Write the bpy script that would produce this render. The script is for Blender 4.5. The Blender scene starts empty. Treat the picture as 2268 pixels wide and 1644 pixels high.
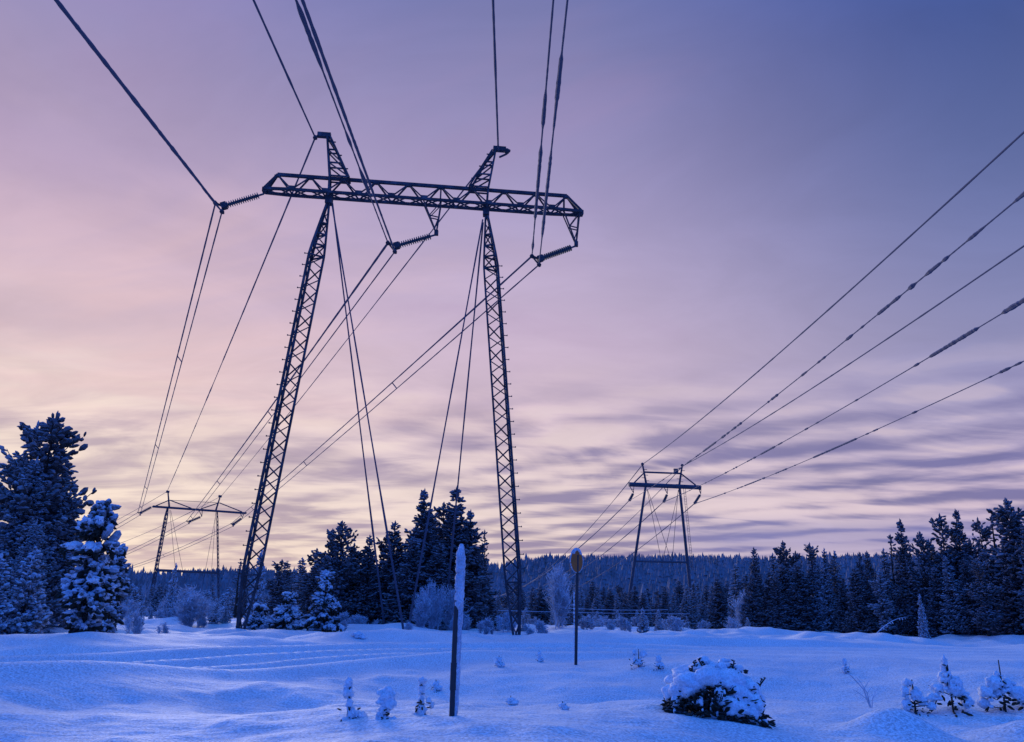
import bpy, bmesh, math, random
import numpy as np
from mathutils import Vector, Matrix, noise as mnoise

scene = bpy.context.scene
COL = scene.collection
R = math.radians

# ------------------------------------------------------------------ camera
PITCH, ROLL, EYE, FPX, CX, CY = R(16.7), R(1.2), 1.6, 1746.0, 1134.0, 822.0
FW = Vector((0, math.cos(PITCH), math.sin(PITCH)))
_rt = Vector((1, 0, 0)); _up = _rt.cross(FW)
RT = _rt * math.cos(ROLL) + _up * math.sin(ROLL)
UP = _up * math.cos(ROLL) - _rt * math.sin(ROLL)
CAMPOS = Vector((0, 0, EYE))
cam = bpy.data.cameras.new('camera')
cam.sensor_width = 36.0
cam.lens = FPX / 2268 * 36.0
cam.clip_start = 0.1
cam.clip_end = 6000
camo = bpy.data.objects.new('camera', cam)
COL.objects.link(camo)
m = Matrix((RT, UP, -FW)).transposed().to_4x4()
m.translation = CAMPOS
camo.matrix_world = m
scene.camera = camo

# ------------------------------------------------------------------ world: dusk sky
def lin(c):
    return tuple(((v / 255 / 12.92) if v / 255 <= .04045 else ((v / 255 + .055) / 1.055) ** 2.4) for v in c)

world = bpy.data.worlds.new('World')
scene.world = world
world.use_nodes = True
nt = world.node_tree
for n_ in list(nt.nodes):
    nt.nodes.remove(n_)
L = nt.links

def nd(tree, kind, **kw):
    n = tree.nodes.new(kind)
    for k, v in kw.items():
        setattr(n, k, v)
    return n

def mth(tree, op, a, b=None, c=None, clamp=False):
    n = tree.nodes.new('ShaderNodeMath'); n.operation = op; n.use_clamp = clamp
    for i, v in enumerate((a, b, c)):
        if v is None: continue
        if isinstance(v, (int, float)): n.inputs[i].default_value = v
        else: tree.links.new(v, n.inputs[i])
    return n.outputs[0]

def sstep(tree, v, lo, hi, a=0.0, b=1.0):
    n = tree.nodes.new('ShaderNodeMapRange'); n.interpolation_type = 'SMOOTHSTEP'
    n.inputs['From Min'].default_value = lo; n.inputs['From Max'].default_value = hi
    n.inputs['To Min'].default_value = a; n.inputs['To Max'].default_value = b
    tree.links.new(v, n.inputs['Value'])
    return n.outputs['Result']

def mixc(tree, f, a, b, mode='MIX'):
    n = tree.nodes.new('ShaderNodeMix'); n.data_type = 'RGBA'; n.blend_type = mode
    for sock, v in ((n.inputs['Factor'], f), (n.inputs[6], a), (n.inputs[7], b)):
        if isinstance(v, (int, float)): sock.default_value = v
        elif isinstance(v, tuple): sock.default_value = (*v[:3], 1)
        else: tree.links.new(v, sock)
    return n.outputs[2]

def ramp(tree, fac, stops, interp='B_SPLINE'):
    n = tree.nodes.new('ShaderNodeValToRGB')
    cr = n.color_ramp; cr.interpolation = interp
    while len(cr.elements) > 1: cr.elements.remove(cr.elements[-1])
    for i, (p, c) in enumerate(stops):
        e = cr.elements[0] if i == 0 else cr.elements.new(p)
        e.position = p; e.color = (*c, 1)
    tree.links.new(fac, n.inputs['Fac'])
    return n.outputs['Color']

tc = nd(nt, 'ShaderNodeTexCoord')
nrm = nd(nt, 'ShaderNodeVectorMath', operation='NORMALIZE'); L.new(tc.outputs['Generated'], nrm.inputs[0])
sep = nd(nt, 'ShaderNodeSeparateXYZ'); L.new(nrm.outputs[0], sep.inputs[0])
dx, dy, dz = sep.outputs
el = mth(nt, 'MULTIPLY', mth(nt, 'ARCSINE', dz), 57.29578)
az = mth(nt, 'MULTIPLY', mth(nt, 'ARCTAN2', dx, dy), 57.29578)
elf = mth(nt, 'DIVIDE', mth(nt, 'ADD', el, 10.0), 100.0, clamp=True)
def stops(lst): return [((e + 10) / 100, lin(c)) for e, c in lst]
UNSEEN_SKY_BOOST = 0.50      # brightness added to the unseen sky overhead and behind, to light the snow blue
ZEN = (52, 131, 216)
left = ramp(nt, elf, stops([(-6, (60, 62, 120)), (-1, (248, 230, 204)), (2, (247, 230, 207)), (6, (241, 221, 205)), (9, (240, 219, 207)),
                            (13, (235, 211, 205)), (18, (219, 191, 199)), (23, (199, 173, 195)), (28, (179, 159, 190)), (35, (148, 139, 180)),
                            (42, (130, 130, 190)), (54, (60, 105, 205)), (75, ZEN)]))
cent = ramp(nt, elf, stops([(-6, (60, 62, 120)), (-1, (228, 208, 202)), (3, (226, 206, 202)), (7, (222, 202, 204)), (12, (216, 193, 203)),
                            (17, (207, 183, 203)), (24, (186, 170, 204)), (30, (160, 150, 192)), (36, (138, 134, 180)), (42, (118, 121, 172)),
                            (48, (96, 118, 190)), (58, (52, 104, 210)), (75, ZEN)]))
right = ramp(nt, elf, stops([(-6, (60, 62, 120)), (-1, (216, 190, 206)), (4, (213, 191, 207)), (8, (198, 178, 203)), (12, (166, 158, 196)),
                             (17, (138, 139, 182)), (23, (111, 120, 171)), (29, (88, 103, 158)), (36, (69, 86, 146)),
                             (44, (50, 84, 165)), (56, (42, 98, 212)), (75, ZEN)]))
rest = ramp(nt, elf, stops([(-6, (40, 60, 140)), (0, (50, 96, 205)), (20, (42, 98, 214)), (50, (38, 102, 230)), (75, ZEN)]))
azw = mth(nt, 'ADD', az, 0.0)
c1 = mixc(nt, sstep(nt, azw, -36, 2), left, cent)
c2 = mixc(nt, sstep(nt, azw, -2, 38), c1, right)
# soft large mottling so that the gradient is not perfectly even
nzv = nd(nt, 'ShaderNodeCombineXYZ')
den = mth(nt, 'ADD', mth(nt, 'MAXIMUM', dz, 0.0), 0.12)
px_ = mth(nt, 'DIVIDE', dx, den); py_ = mth(nt, 'DIVIDE', dy, den)
L.new(px_, nzv.inputs[0]); L.new(py_, nzv.inputs[1])
def cloudtex(scale, rot, sc, detail, dist, rough=.55, seed=0):
    mp = nd(nt, 'ShaderNodeMapping'); L.new(nzv.outputs[0], mp.inputs['Vector'])
    mp.inputs['Rotation'].default_value = (0, 0, R(rot)); mp.inputs['Scale'].default_value = sc
    mp.inputs['Location'].default_value = (seed, seed * .37, 0)
    n = nd(nt, 'ShaderNodeTexNoise'); n.inputs['Scale'].default_value = scale
    n.inputs['Detail'].default_value = detail; n.inputs['Distortion'].default_value = dist
    n.inputs['Roughness'].default_value = rough
    L.new(mp.outputs[0], n.inputs['Vector'])
    return n.outputs['Fac']
n1 = cloudtex(1.0, 30, (.9, 1.3, 1), 5, 1.0, .55, 3.1)
n2 = cloudtex(2.8, 38, (.6, 1.6, 1), 5, .9, .55, 7.7)
n3 = cloudtex(.33, -35, (.8, 1.0, 1), 4, .7, .5, 1.3)
big = mth(nt, 'ADD', mth(nt, 'MULTIPLY', n1, .62), mth(nt, 'MULTIPLY', n2, .38))
wmp = nd(nt, 'ShaderNodeMapping'); L.new(nzv.outputs[0], wmp.inputs['Vector']); wmp.inputs['Rotation'].default_value = (0, 0, R(-58))
wav = nd(nt, 'ShaderNodeTexWave', wave_type='BANDS', bands_direction='X', wave_profile='SIN')
wav.inputs['Scale'].default_value = 1.05; wav.inputs['Distortion'].default_value = 4.0; wav.inputs['Detail'].default_value = 3.0; wav.inputs['Detail Scale'].default_value = .9; wav.inputs['Detail Roughness'].default_value = .55
L.new(wmp.outputs[0], wav.inputs['Vector'])
rip = mth(nt, 'MULTIPLY', mth(nt, 'SUBTRACT', wav.outputs['Fac'], .5), sstep(nt, azw, -26, 16, .04, .13))
big = mth(nt, 'ADD', big, rip)
band = mth(nt, 'MULTIPLY', sstep(nt, el, 18.5, 9.5), sstep(nt, el, .3, 3.5))
dark = mth(nt, 'MULTIPLY', mth(nt, 'MULTIPLY', sstep(nt, big, .42, .62), band), sstep(nt, azw, -34, 14, .72, 1.0))
cl_col = mixc(nt, sstep(nt, azw, -30, 26), lin((146, 126, 160)), lin((98, 98, 156)))
c3 = mixc(nt, mth(nt, 'MULTIPLY', dark, .84), c2, cl_col)
bright = mth(nt, 'MULTIPLY', sstep(nt, big, .47, .36), band)
c4 = mixc(nt, mth(nt, 'MULTIPLY', bright, .55), c3, mixc(nt, sstep(nt, azw, -30, 26), lin((248, 228, 212)), lin((224, 203, 211))))
# low blue-grey bank on the right horizon
bank = mth(nt, 'MULTIPLY', mth(nt, 'MULTIPLY', sstep(nt, el, 6.8, 5.0), sstep(nt, el, 2.5, 4.6)), sstep(nt, azw, 4, 17))
c4b = mixc(nt, mth(nt, 'MULTIPLY', bank, .55), c4, lin((120, 124, 188)))
# faint high veil on the left
veil = mth(nt, 'MULTIPLY', mth(nt, 'MULTIPLY', sstep(nt, n3, .42, .66), sstep(nt, azw, 5, -32)), mth(nt, 'MULTIPLY', sstep(nt, el, 11, 19), sstep(nt, el, 40, 28)))
c5 = mixc(nt, mth(nt, 'MULTIPLY', veil, .60), c4b, lin((162, 138, 172)))
n4 = cloudtex(.8, -25, (.7, 1.2, 1), 5, 1.2, .58, 9.4)
peach = mth(nt, 'MULTIPLY', mth(nt, 'MULTIPLY', sstep(nt, n4, .46, .66), sstep(nt, azw, 12, -28)), mth(nt, 'MULTIPLY', sstep(nt, el, 9, 15), sstep(nt, el, 37, 21)))
c5 = mixc(nt, mth(nt, 'MULTIPLY', peach, .50), c5, lin((232, 196, 198)))
rose = mth(nt, 'MULTIPLY', sstep(nt, n4, .50, .30), mth(nt, 'MULTIPLY', sstep(nt, el, 14, 24), sstep(nt, azw, 34, 6)))
c5 = mixc(nt, mth(nt, 'MULTIPLY', rose, .30), c5, lin((170, 140, 180)))
n5 = cloudtex(2.2, 15, (.8, 1.1, 1), 5, .8, .6, 14.2)
mot = sstep(nt, n5, .3, .7, .955, 1.045)
c5m = nd(nt, 'ShaderNodeVectorMath', operation='SCALE'); L.new(c5, c5m.inputs[0]); L.new(mot, c5m.inputs['Scale']); c5 = c5m.outputs[0]
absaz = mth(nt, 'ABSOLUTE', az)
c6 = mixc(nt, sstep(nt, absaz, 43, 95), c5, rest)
boost = mth(nt, 'ADD', 1.0, mth(nt, 'MULTIPLY', mth(nt, 'MAXIMUM', sstep(nt, el, 46, 72), sstep(nt, absaz, 48, 105)), UNSEEN_SKY_BOOST))
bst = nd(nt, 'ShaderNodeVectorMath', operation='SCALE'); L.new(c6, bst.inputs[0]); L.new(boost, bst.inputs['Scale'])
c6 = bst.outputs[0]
sky = nd(nt, 'ShaderNodeTexSky', sky_type='NISHITA')
sky.sun_disc = False; sky.sun_elevation = R(-1.5); sky.sun_rotation = R(-24)
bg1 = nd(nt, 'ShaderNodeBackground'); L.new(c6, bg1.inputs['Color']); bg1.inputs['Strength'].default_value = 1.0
bg2 = nd(nt, 'ShaderNodeBackground'); L.new(sky.outputs[0], bg2.inputs['Color']); bg2.inputs['Strength'].default_value = 0.05
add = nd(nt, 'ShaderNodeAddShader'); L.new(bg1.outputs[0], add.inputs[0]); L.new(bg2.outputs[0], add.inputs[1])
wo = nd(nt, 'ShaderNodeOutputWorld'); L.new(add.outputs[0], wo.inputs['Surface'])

# afterglow: one weak, very soft, warm lamp from the set sun's side
sun = bpy.data.lights.new('afterglow', 'SUN')
sun.energy = 2.2; sun.angle = R(18); sun.color = (1.0, .93, .97)
suno = bpy.data.objects.new('afterglow', sun); COL.objects.link(suno)
sd = Vector((math.sin(R(-20)) * math.cos(R(6.5)), math.cos(R(-20)) * math.cos(R(6.5)), math.sin(R(6.5))))
suno.rotation_euler = sd.to_track_quat('Z', 'Y').to_euler()

vs = scene.view_settings
scene.display_settings.display_device = 'sRGB'
vs.view_transform = 'Standard'; vs.look = 'None'; vs.exposure = 0.0; vs.gamma = 1.0; vs.use_curve_mapping = False
scene.cycles.max_bounces = 5
scene.cycles.diffuse_bounces = 3

# ------------------------------------------------------------------ pixel helpers (photo width 2268) -> metres
def ray(px, py):
    d = FW * FPX + RT * (px - CX) - UP * (py - CY)
    return d.normalized()
def at_y(px, py, y):
    d = ray(px, py); return CAMPOS + d * (y / d.y)
def at_z(px, py, z):
    d = ray(px, py); return CAMPOS + d * ((z - EYE) / d.z)
def on_plane(px, py, mid, n, off=0.0):
    d = ray(px, py); return CAMPOS + d * (((mid - CAMPOS).dot(n) + off) / d.dot(n))

# ------------------------------------------------------------------ materials
def newmat(name):
    mt = bpy.data.materials.new(name); mt.use_nodes = True
    t = mt.node_tree
    b = t.nodes['Principled BSDF']
    b.inputs['Specular IOR Level'].default_value = .25
    return mt, t, b

def noise_tex(t, scale, detail=3, vec=None, rough=.55):
    n = t.nodes.new('ShaderNodeTexNoise'); n.inputs['Scale'].default_value = scale
    n.inputs['Detail'].default_value = detail; n.inputs['Roughness'].default_value = rough
    if vec is not None: t.links.new(vec, n.inputs['Vector'])
    return n.outputs['Fac']

def bump(t, b, h, strength, dist):
    n = t.nodes.new('ShaderNodeBump'); n.inputs['Strength'].default_value = strength; n.inputs['Distance'].default_value = dist
    t.links.new(h, n.inputs['Height']); t.links.new(n.outputs[0], b.inputs['Normal'])

def snow_mat(name, c0, c1, grain, bstr, patch=2.0, deep=.60):
    mt, t, b = newmat(name)
    co = t.nodes.new('ShaderNodeTexCoord').outputs['Object']
    a = noise_tex(t, patch, 4, co); g = noise_tex(t, grain, 2, co, .7)
    col = mixc(t, sstep(t, a, .35, .65), c0, c1)
    k = sstep(t, g, .3, .7, deep, 1.18)
    cmb = t.nodes.new('ShaderNodeCombineColor')
    for i in range(3): t.links.new(k, cmb.inputs[i])
    col = mixc(t, 1.0, col, cmb.outputs[0], 'MULTIPLY')
    t.links.new(col, b.inputs['Base Color'])
    b.inputs['Roughness'].default_value = .75
    mp = t.nodes.new('ShaderNodeMapping'); t.links.new(co, mp.inputs['Vector']); mp.inputs['Scale'].default_value = (1.6, 6.0, 3.0); mp.inputs['Rotation'].default_value = (0, 0, .35)
    h = mth(t, 'ADD', mth(t, 'ADD', mth(t, 'MULTIPLY', noise_tex(t, 9, 3, co), .5), mth(t, 'MULTIPLY', noise_tex(t, 1.0, 4, mp.outputs[0]), .9)), mth(t, 'MULTIPLY', g, .3))
    bump(t, b, h, bstr, .05)
    return mt

SNOW = snow_mat('snow_field', (.71, .78, .85), (.82, .87, .92), 26, .6, .35, .60)
SNOWCAP = snow_mat('snow_lumps', (.66, .73, .83), (.76, .83, .90), 30, .25, 3.0, .8)

def frosted_mat(name, base, frost, lo, hi, amount, nscale=3.0, up=True):
    """surface with rime and snow lying on the faces that look up"""
    mt, t, b = newmat(name)
    co = t.nodes.new('ShaderNodeTexCoord').outputs['Object']
    geo = t.nodes.new('ShaderNodeNewGeometry')
    s = t.nodes.new('ShaderNodeSeparateXYZ'); t.links.new(geo.outputs['Normal'], s.inputs[0])
    nz = noise_tex(t, nscale, 3, co)
    fine = noise_tex(t, nscale * 9, 2, co)
    v = mth(t, 'ADD', s.outputs[2] if up else mth(t, 'MULTIPLY', s.outputs[2], .3), mth(t, 'MULTIPLY', mth(t, 'SUBTRACT', nz, .5), 2.2))
    v = mth(t, 'ADD', v, mth(t, 'MULTIPLY', mth(t, 'SUBTRACT', fine, .5), .9))
    f = mth(t, 'MULTIPLY', sstep(t, v, lo, hi), amount)
    t.links.new(mixc(t, f, base, frost), b.inputs['Base Color'])
    b.inputs['Roughness'].default_value = .8
    return mt

FROST = (.52, .60, .74)
STEEL = frosted_mat('rimed_steel', (.038, .038, .05), (.26, .29, .36), -.3, 1.3, .55, 1.6)
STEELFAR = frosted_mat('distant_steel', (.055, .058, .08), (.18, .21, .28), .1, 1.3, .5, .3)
WIRE = frosted_mat('rimed_wire', (.085, .085, .12), (.20, .21, .28), -.2, 1.1, .6, .8)
WIREPALE = frosted_mat('snowy_wire', (.22, .25, .34), (.6, .66, .8), -.4, .6, .9, .8)
GLASS = frosted_mat('rimed_insulator', (.07, .085, .10), (.26, .31, .38), 0, 1.2, .6, 4)
SPRUCE = frosted_mat('frosted_needles_dark', (.036, .035, .037), (.38, .39, .47), -.8, 1.5, .72, .9)
SPRUCE2 = frosted_mat('frosted_needles', (.06, .062, .065), (.48, .52, .62), -1.0, 1.2, .85, 1.1)
LADEN = frosted_mat('snow_laden_needles', (.07, .075, .08), (.56, .62, .74), -.9, .8, .95, 1.6)
RIME = frosted_mat('rime_twigs', (.22, .25, .32), (.66, .73, .86), -1.0, .7, .97, 1.2)
BARK = frosted_mat('frosted_bark', (.035, .028, .025), (.4, .46, .58), .2, 1.4, .6, 2.0)
NEEDLE = frosted_mat('dark_needles', (.020, .020, .014), (.4, .46, .58), .5, 1.8, .5, 8)
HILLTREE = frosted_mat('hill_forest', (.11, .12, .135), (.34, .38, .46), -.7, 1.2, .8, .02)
GALV = frosted_mat('frosted_pole', (.045, .045, .055), (.55, .62, .76), .3, 1.5, .7, 3)
SIGNM = frosted_mat('sign_back', (.42, .13, .035), (.22, .08, .04), .0, 1.4, .7, 5)
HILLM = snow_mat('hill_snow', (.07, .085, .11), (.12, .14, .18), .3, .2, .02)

# ------------------------------------------------------------------ mesh building
class MB:
    def __init__(s): s.v = []; s.f = []; s.mi = []
    def add(s, vs, fs, mi=0):
        o = len(s.v); s.v.extend([tuple(v) for v in vs]); s.f.extend([tuple(i + o for i in f) for f in fs]); s.mi.extend([mi] * len(fs)); return s
    def tube(s, pts, rad, n=6, mi=0, cap=True):
        pts = [Vector(p) for p in pts]; vs = []; fs = []
        k = len(pts)
        if not isinstance(rad, (list, tuple)): rad = [rad] * k
        t0 = (pts[-1] - pts[0]).normalized()
        ref = Vector((0, 0, 1)) if abs(t0.z) < .9 else Vector((1, 0, 0))
        for i, p in enumerate(pts):
            t = (pts[min(i + 1, k - 1)] - pts[max(i - 1, 0)]).normalized()
            a = t.cross(ref).normalized(); b = t.cross(a)
            for j in range(n):
                q = 2 * math.pi * j / n
                vs.append(p + (a * math.cos(q) + b * math.sin(q)) * rad[i])
        for i in range(k - 1):
            for j in range(n):
                fs.append((i * n + j, i * n + (j + 1) % n, (i + 1) * n + (j + 1) % n, (i + 1) * n + j))
        if cap:
            fs.append(tuple(range(n - 1, -1, -1))); fs.append(tuple(range((k - 1) * n, k * n)))
        return s.add(vs, fs, mi)
    def bar(s, p, q, w, h=None, mi=0):
        p = Vector(p); q = Vector(q); t = (q - p).normalized(); h = h or w
        ref = Vector((0, 0, 1)) if abs(t.z) < .95 else Vector((0, 1, 0))
        a = t.cross(ref).normalized() * w / 2; b = t.cross(a).normalized() * h / 2
        vs = [p - a - b, p + a - b, p + a + b, p - a + b, q - a - b, q + a - b, q + a + b, q - a + b]
        return s.add(vs, [(0, 3, 2, 1), (4, 5, 6, 7), (0, 1, 5, 4), (1, 2, 6, 5), (2, 3, 7, 6), (3, 0, 4, 7)], mi)
    def spindle(s, p, d, ln, r, n=5, mi=0, prof=((.0, .35), (.35, 1.0), (.75, .85))):
        p = Vector(p); d = Vector(d).normalized()
        ref = Vector((0, 0, 1)) if abs(d.z) < .9 else Vector((1, 0, 0))
        a = d.cross(ref).normalized(); b = d.cross(a)
        vs = []; ph = random.random() * 6
        for (t, k) in prof:
            for j in range(n):
                q = ph + 2 * math.pi * j / n
                vs.append(p + d * (ln * t) + (a * math.cos(q) + b * math.sin(q)) * r * k * random.uniform(.8, 1.2))
        tip = len(vs); vs.append(p + d * ln)
        fs = []
        m_ = len(prof)
        for i in range(m_ - 1):
            for j in range(n): fs.append((i * n + j, i * n + (j + 1) % n, (i + 1) * n + (j + 1) % n, (i + 1) * n + j))
        for j in range(n): fs.append(((m_ - 1) * n + j, (m_ - 1) * n + (j + 1) % n, tip))
        fs.append(tuple(range(n - 1, -1, -1)))
        return s.add(vs, fs, mi)
    def disc(s, c, d, prof, n=12, mi=0):
        """lathe round axis d; prof = [(t, r)]"""
        c = Vector(c); d = Vector(d).normalized()
        ref = Vector((0, 0, 1)) if abs(d.z) < .9 else Vector((1, 0, 0))
        a = d.cross(ref).normalized(); b = d.cross(a); vs = []; fs = []
        for (t, r) in prof:
            for j in range(n):
                q = 2 * math.pi * j / n; vs.append(c + d * t + (a * math.cos(q) + b * math.sin(q)) * r)
        for i in range(len(prof) - 1):
            for j in range(n): fs.append((i * n + j, i * n + (j + 1) % n, (i + 1) * n + (j + 1) % n, (i + 1) * n + j))
        fs.append(tuple(range(n - 1, -1, -1))); fs.append(tuple(range((len(prof) - 1) * n, len(prof) * n)))
        return s.add(vs, fs, mi)
    def blob(s, c, rad, seed=0, rough=.25, sub=2, mat3=None, mi=0, freq=1.6):
        vs, fs = ico(sub); c = Vector(c); out = []
        off = Vector((seed * 3.17, seed * 1.31, seed * 7.7))
        for v in vs:
            k = 1 + rough * mnoise.noise(v * freq + off) + rough * .4 * mnoise.noise(v * freq * 2.7 + off)
            q = Vector((v.x * rad[0], v.y * rad[1], v.z * rad[2])) * k
            if mat3 is not None: q = mat3 @ q
            out.append(c + q)
        return s.add(out, fs, mi)
    def build(s, name, mats, parent=None, origin=None, smooth=False):
        me = bpy.data.meshes.new(name)
        o3 = Vector(origin) if origin is not None else (Vector(parent.location) if parent is not None else Vector((0, 0, 0)))
        if parent is not None and parent.parent is not None and origin is None:
            o3 = parent.matrix_world.translation if False else Vector(parent['wo'])
        me.from_pydata([(v[0] - o3.x, v[1] - o3.y, v[2] - o3.z) for v in s.v], [], s.f)
        if not isinstance(mats, (list, tuple)): mats = [mats]
        for mt in mats: me.materials.append(mt)
        if len(mats) > 1: me.polygons.foreach_set('material_index', s.mi)
        if smooth: me.polygons.foreach_set('use_smooth', [True] * len(me.polygons))
        me.update()
        o = bpy.data.objects.new(name, me); COL.objects.link(o)
        if parent is not None: o.parent = parent
        else: o.location = o3
        return o

_ico = {}
def ico(sub):
    if sub not in _ico:
        bm = bmesh.new(); bmesh.ops.create_icosphere(bm, subdivisions=sub, radius=1.0)
        bm.verts.ensure_lookup_table()
        _ico[sub] = ([v.co.copy() for v in bm.verts], [tuple(v.index for v in f.verts) for f in bm.faces]); bm.free()
    return _ico[sub]

def tag(o, label, cat, group=None, kind=None):
    if label: o['label'] = label
    if cat: o['category'] = cat
    if group: o['group'] = group
    if kind: o['kind'] = kind
    return o

def thing(name, label, cat, loc, group=None, rz=0.0, sc=1.0):
    o = bpy.data.objects.new(name, None); COL.objects.link(o)
    o.location = loc; o.rotation_euler = (0, 0, rz); o.empty_display_size = .3
    o.scale = (sc, sc, sc) if not isinstance(sc, tuple) else sc
    return tag(o, label, cat, group)

def dup(src, loc, rz, sc, label, group=None):
    o = src.copy(); COL.objects.link(o); o.location = loc; o.rotation_euler = (0, 0, rz)
    o.scale = (sc, sc, sc) if not isinstance(sc, tuple) else sc
    o['label'] = label
    if group: o['group'] = group
    elif 'group' in o: del o['group']
    for ch in src.children:
        c = ch.copy(); COL.objects.link(c); c.parent = o
    return o

# ------------------------------------------------------------------ ground
rng = np.random.RandomState(5)
_lat = rng.rand(64, 64)
def vnoise(x, y):
    xi = np.floor(x).astype(int); yi = np.floor(y).astype(int); fx = x - xi; fy = y - yi
    fx = fx * fx * (3 - 2 * fx); fy = fy * fy * (3 - 2 * fy)
    g = lambda a, b: _lat[a % 64, b % 64]
    return (g(xi, yi) * (1 - fx) + g(xi + 1, yi) * fx) * (1 - fy) + (g(xi, yi + 1) * (1 - fx) + g(xi + 1, yi + 1) * fx) * fy - .5
def ss(x, a, b):
    t = np.clip((x - a) / (b - a), 0, 1); return t * t * (3 - 2 * t)

ROAD = np.array([(-70, -25), (-30, 3), (-17, 11.5), (-11.5, 16.5), (-9, 20.5), (-6.5, 26), (-2, 31.5), (5, 35.3), (13, 37.2), (26, 39.5), (60, 43), (140, 48)], float)
def road_s(x, y):
    best = np.full(x.shape, 1e9); sg = np.zeros(x.shape)
    for a, b in zip(ROAD[:-1], ROAD[1:]):
        d = b - a; L2 = d @ d
        t = np.clip(((x - a[0]) * d[0] + (y - a[1]) * d[1]) / L2, 0, 1)
        ex = x - (a[0] + t * d[0]); ey = y - (a[1] + t * d[1]); dist = np.hypot(ex, ey)
        s_ = np.sign(d[0] * ey - d[1] * ex)
        k = dist < best; best = np.where(k, dist, best); sg = np.where(k, s_, sg)
    return best * sg

MOUNDS = []   # (x, y, radius x, radius y, height)
def mound_px(px, py, rx, ry, h):
    p = at_z(px, py, 0); MOUNDS.append((p.x, p.y, rx, ry, h))
mound_px(1995, 1622, .62, .5, .40)
mound_px(2285, 1622, .8, .6, .32)
mound_px(1560, 1612, 1.5, .5, .10)
mound_px(-60, 1530, 7.0, 3.2, .42)
mound_px(200, 1640, 4.0, 1.2, -.20)
mound_px(1150, 1462, 5.0, 2.2, .16)
mound_px(1010, 1600, .35, .3, .09)
mound_px(1120, 1512, 4.2, 1.9, -.28)
mound_px(1500, 1520, 4.5, 1.7, -.22)
mound_px(1900, 1520, 3.5, 1.8, -.20)
mound_px(1850, 1485, 4.0, 1.6, .12)
mound_px(2150, 1520, 3.0, 1.2, .12)
mound_px(640, 1560, 3.2, 1.5, -.26)
mound_px(2150, 1620, 1.3, .5, -.12)
mound_px(1280, 1482, 1.0, .8, .14)
mound_px(60, 1640, 2.0, 1.0, .16)
mound_px(1900, 1545, 1.6, .9, -.07)
for px_, py_ in ((770, 1592), (854, 1590), (931, 1582), (2112, 1578), (2228, 1577), (2028, 1578), (1415, 1478), (1459, 1482), (1873, 1492), (965, 1530), (1105, 1478), (1001, 1584), (1275, 1473)):
    mound_px(px_, py_ + 1, .34, .26, .07)
for px_, py_ in ((770, 1600), (854, 1598), (2112, 1590), (2228, 1590), (1560, 1606), (1640, 1606)):
    mound_px(px_ + 8, py_ + 4, .22, .12, -.07)
for k in range(70):
    a = rng.uniform(-38, 38); r = rng.uniform(10.5, 24); q = rng.uniform(.16, .4)
    MOUNDS.append((r * math.sin(R(a)), r * math.cos(R(a)), q, q * .8, rng.uniform(.02, .07)))

def height(x, y):
    x = np.asarray(x, float); y = np.asarray(y, float)
    r = np.hypot(x, y)
    z = .62 * vnoise(x / 6.3 + 11, y / 5.2 + 3) + .26 * vnoise(x / 2.3 + 5, y / 1.9 + 9) + .05 * vnoise(x / .7, y / .7 + 31)
    z *= ss(r, 3, 9) * (1 - .6 * ss(r, 60, 120))
    s = road_s(x, y)
    on = ss(s, -5.2, -3.9) * (1 - ss(s, 4.0, 5.2))
    rd = -.10 + .02 * vnoise(x / 1.5, y / 1.5)
    wob = .5 * vnoise(x / 9, y / 9 + 50)
    for c, w, hh in ((-3.5, .55, .24), (-2.2, .45, -.15), (-1.2, .30, .13), (.0, .55, -.16), (1.2, .32, .15), (2.2, .45, -.16), (3.4, .55, .24)):
        rd = rd + hh * (1 - .72 * ss(x, 2, 12)) * np.exp(-((s + wob - c) / w) ** 2)
    z = z * (1 - .85 * on) + rd * on
    z += (.26 - .19 * ss(x, 3, 12)) * np.exp(-((s - 7.6 - .8 * vnoise(x / 7, y / 7)) / 1.5) ** 2) * (1 + .8 * vnoise(x / 5 + 7, y / 5))
    z += .07 * np.exp(-((s + 5.8) / 1.2) ** 2)
    z += .05 * vnoise(x / .33 + 4, y / .33) * (1 - ss(r, 18, 40)) * (1 - on)
    far = ss(y, 52, 180)
    z += far * (-1.5) + .5 * vnoise(x / 17 + 2, y / 17) * ss(r, 50, 80)
    # rough, shrub-lumpy snow beyond the road
    z += (.55 * vnoise(x / 2.1, y / 2.6 + 7) + .3 * vnoise(x / .9, y / 1.1 + 17)) * ss(s, 6.5, 10) * (1 - ss(r, 150, 300)) * (.75 + .35 * ss(x, 2, 10))
    for (mx, my, rx, ry, h) in MOUNDS:
        z += h * np.exp(-((x - mx) / rx) ** 2 - ((y - my) / ry) ** 2)
    return z
def gz(x, y): return float(height(np.array([x]), np.array([y]))[0])

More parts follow.
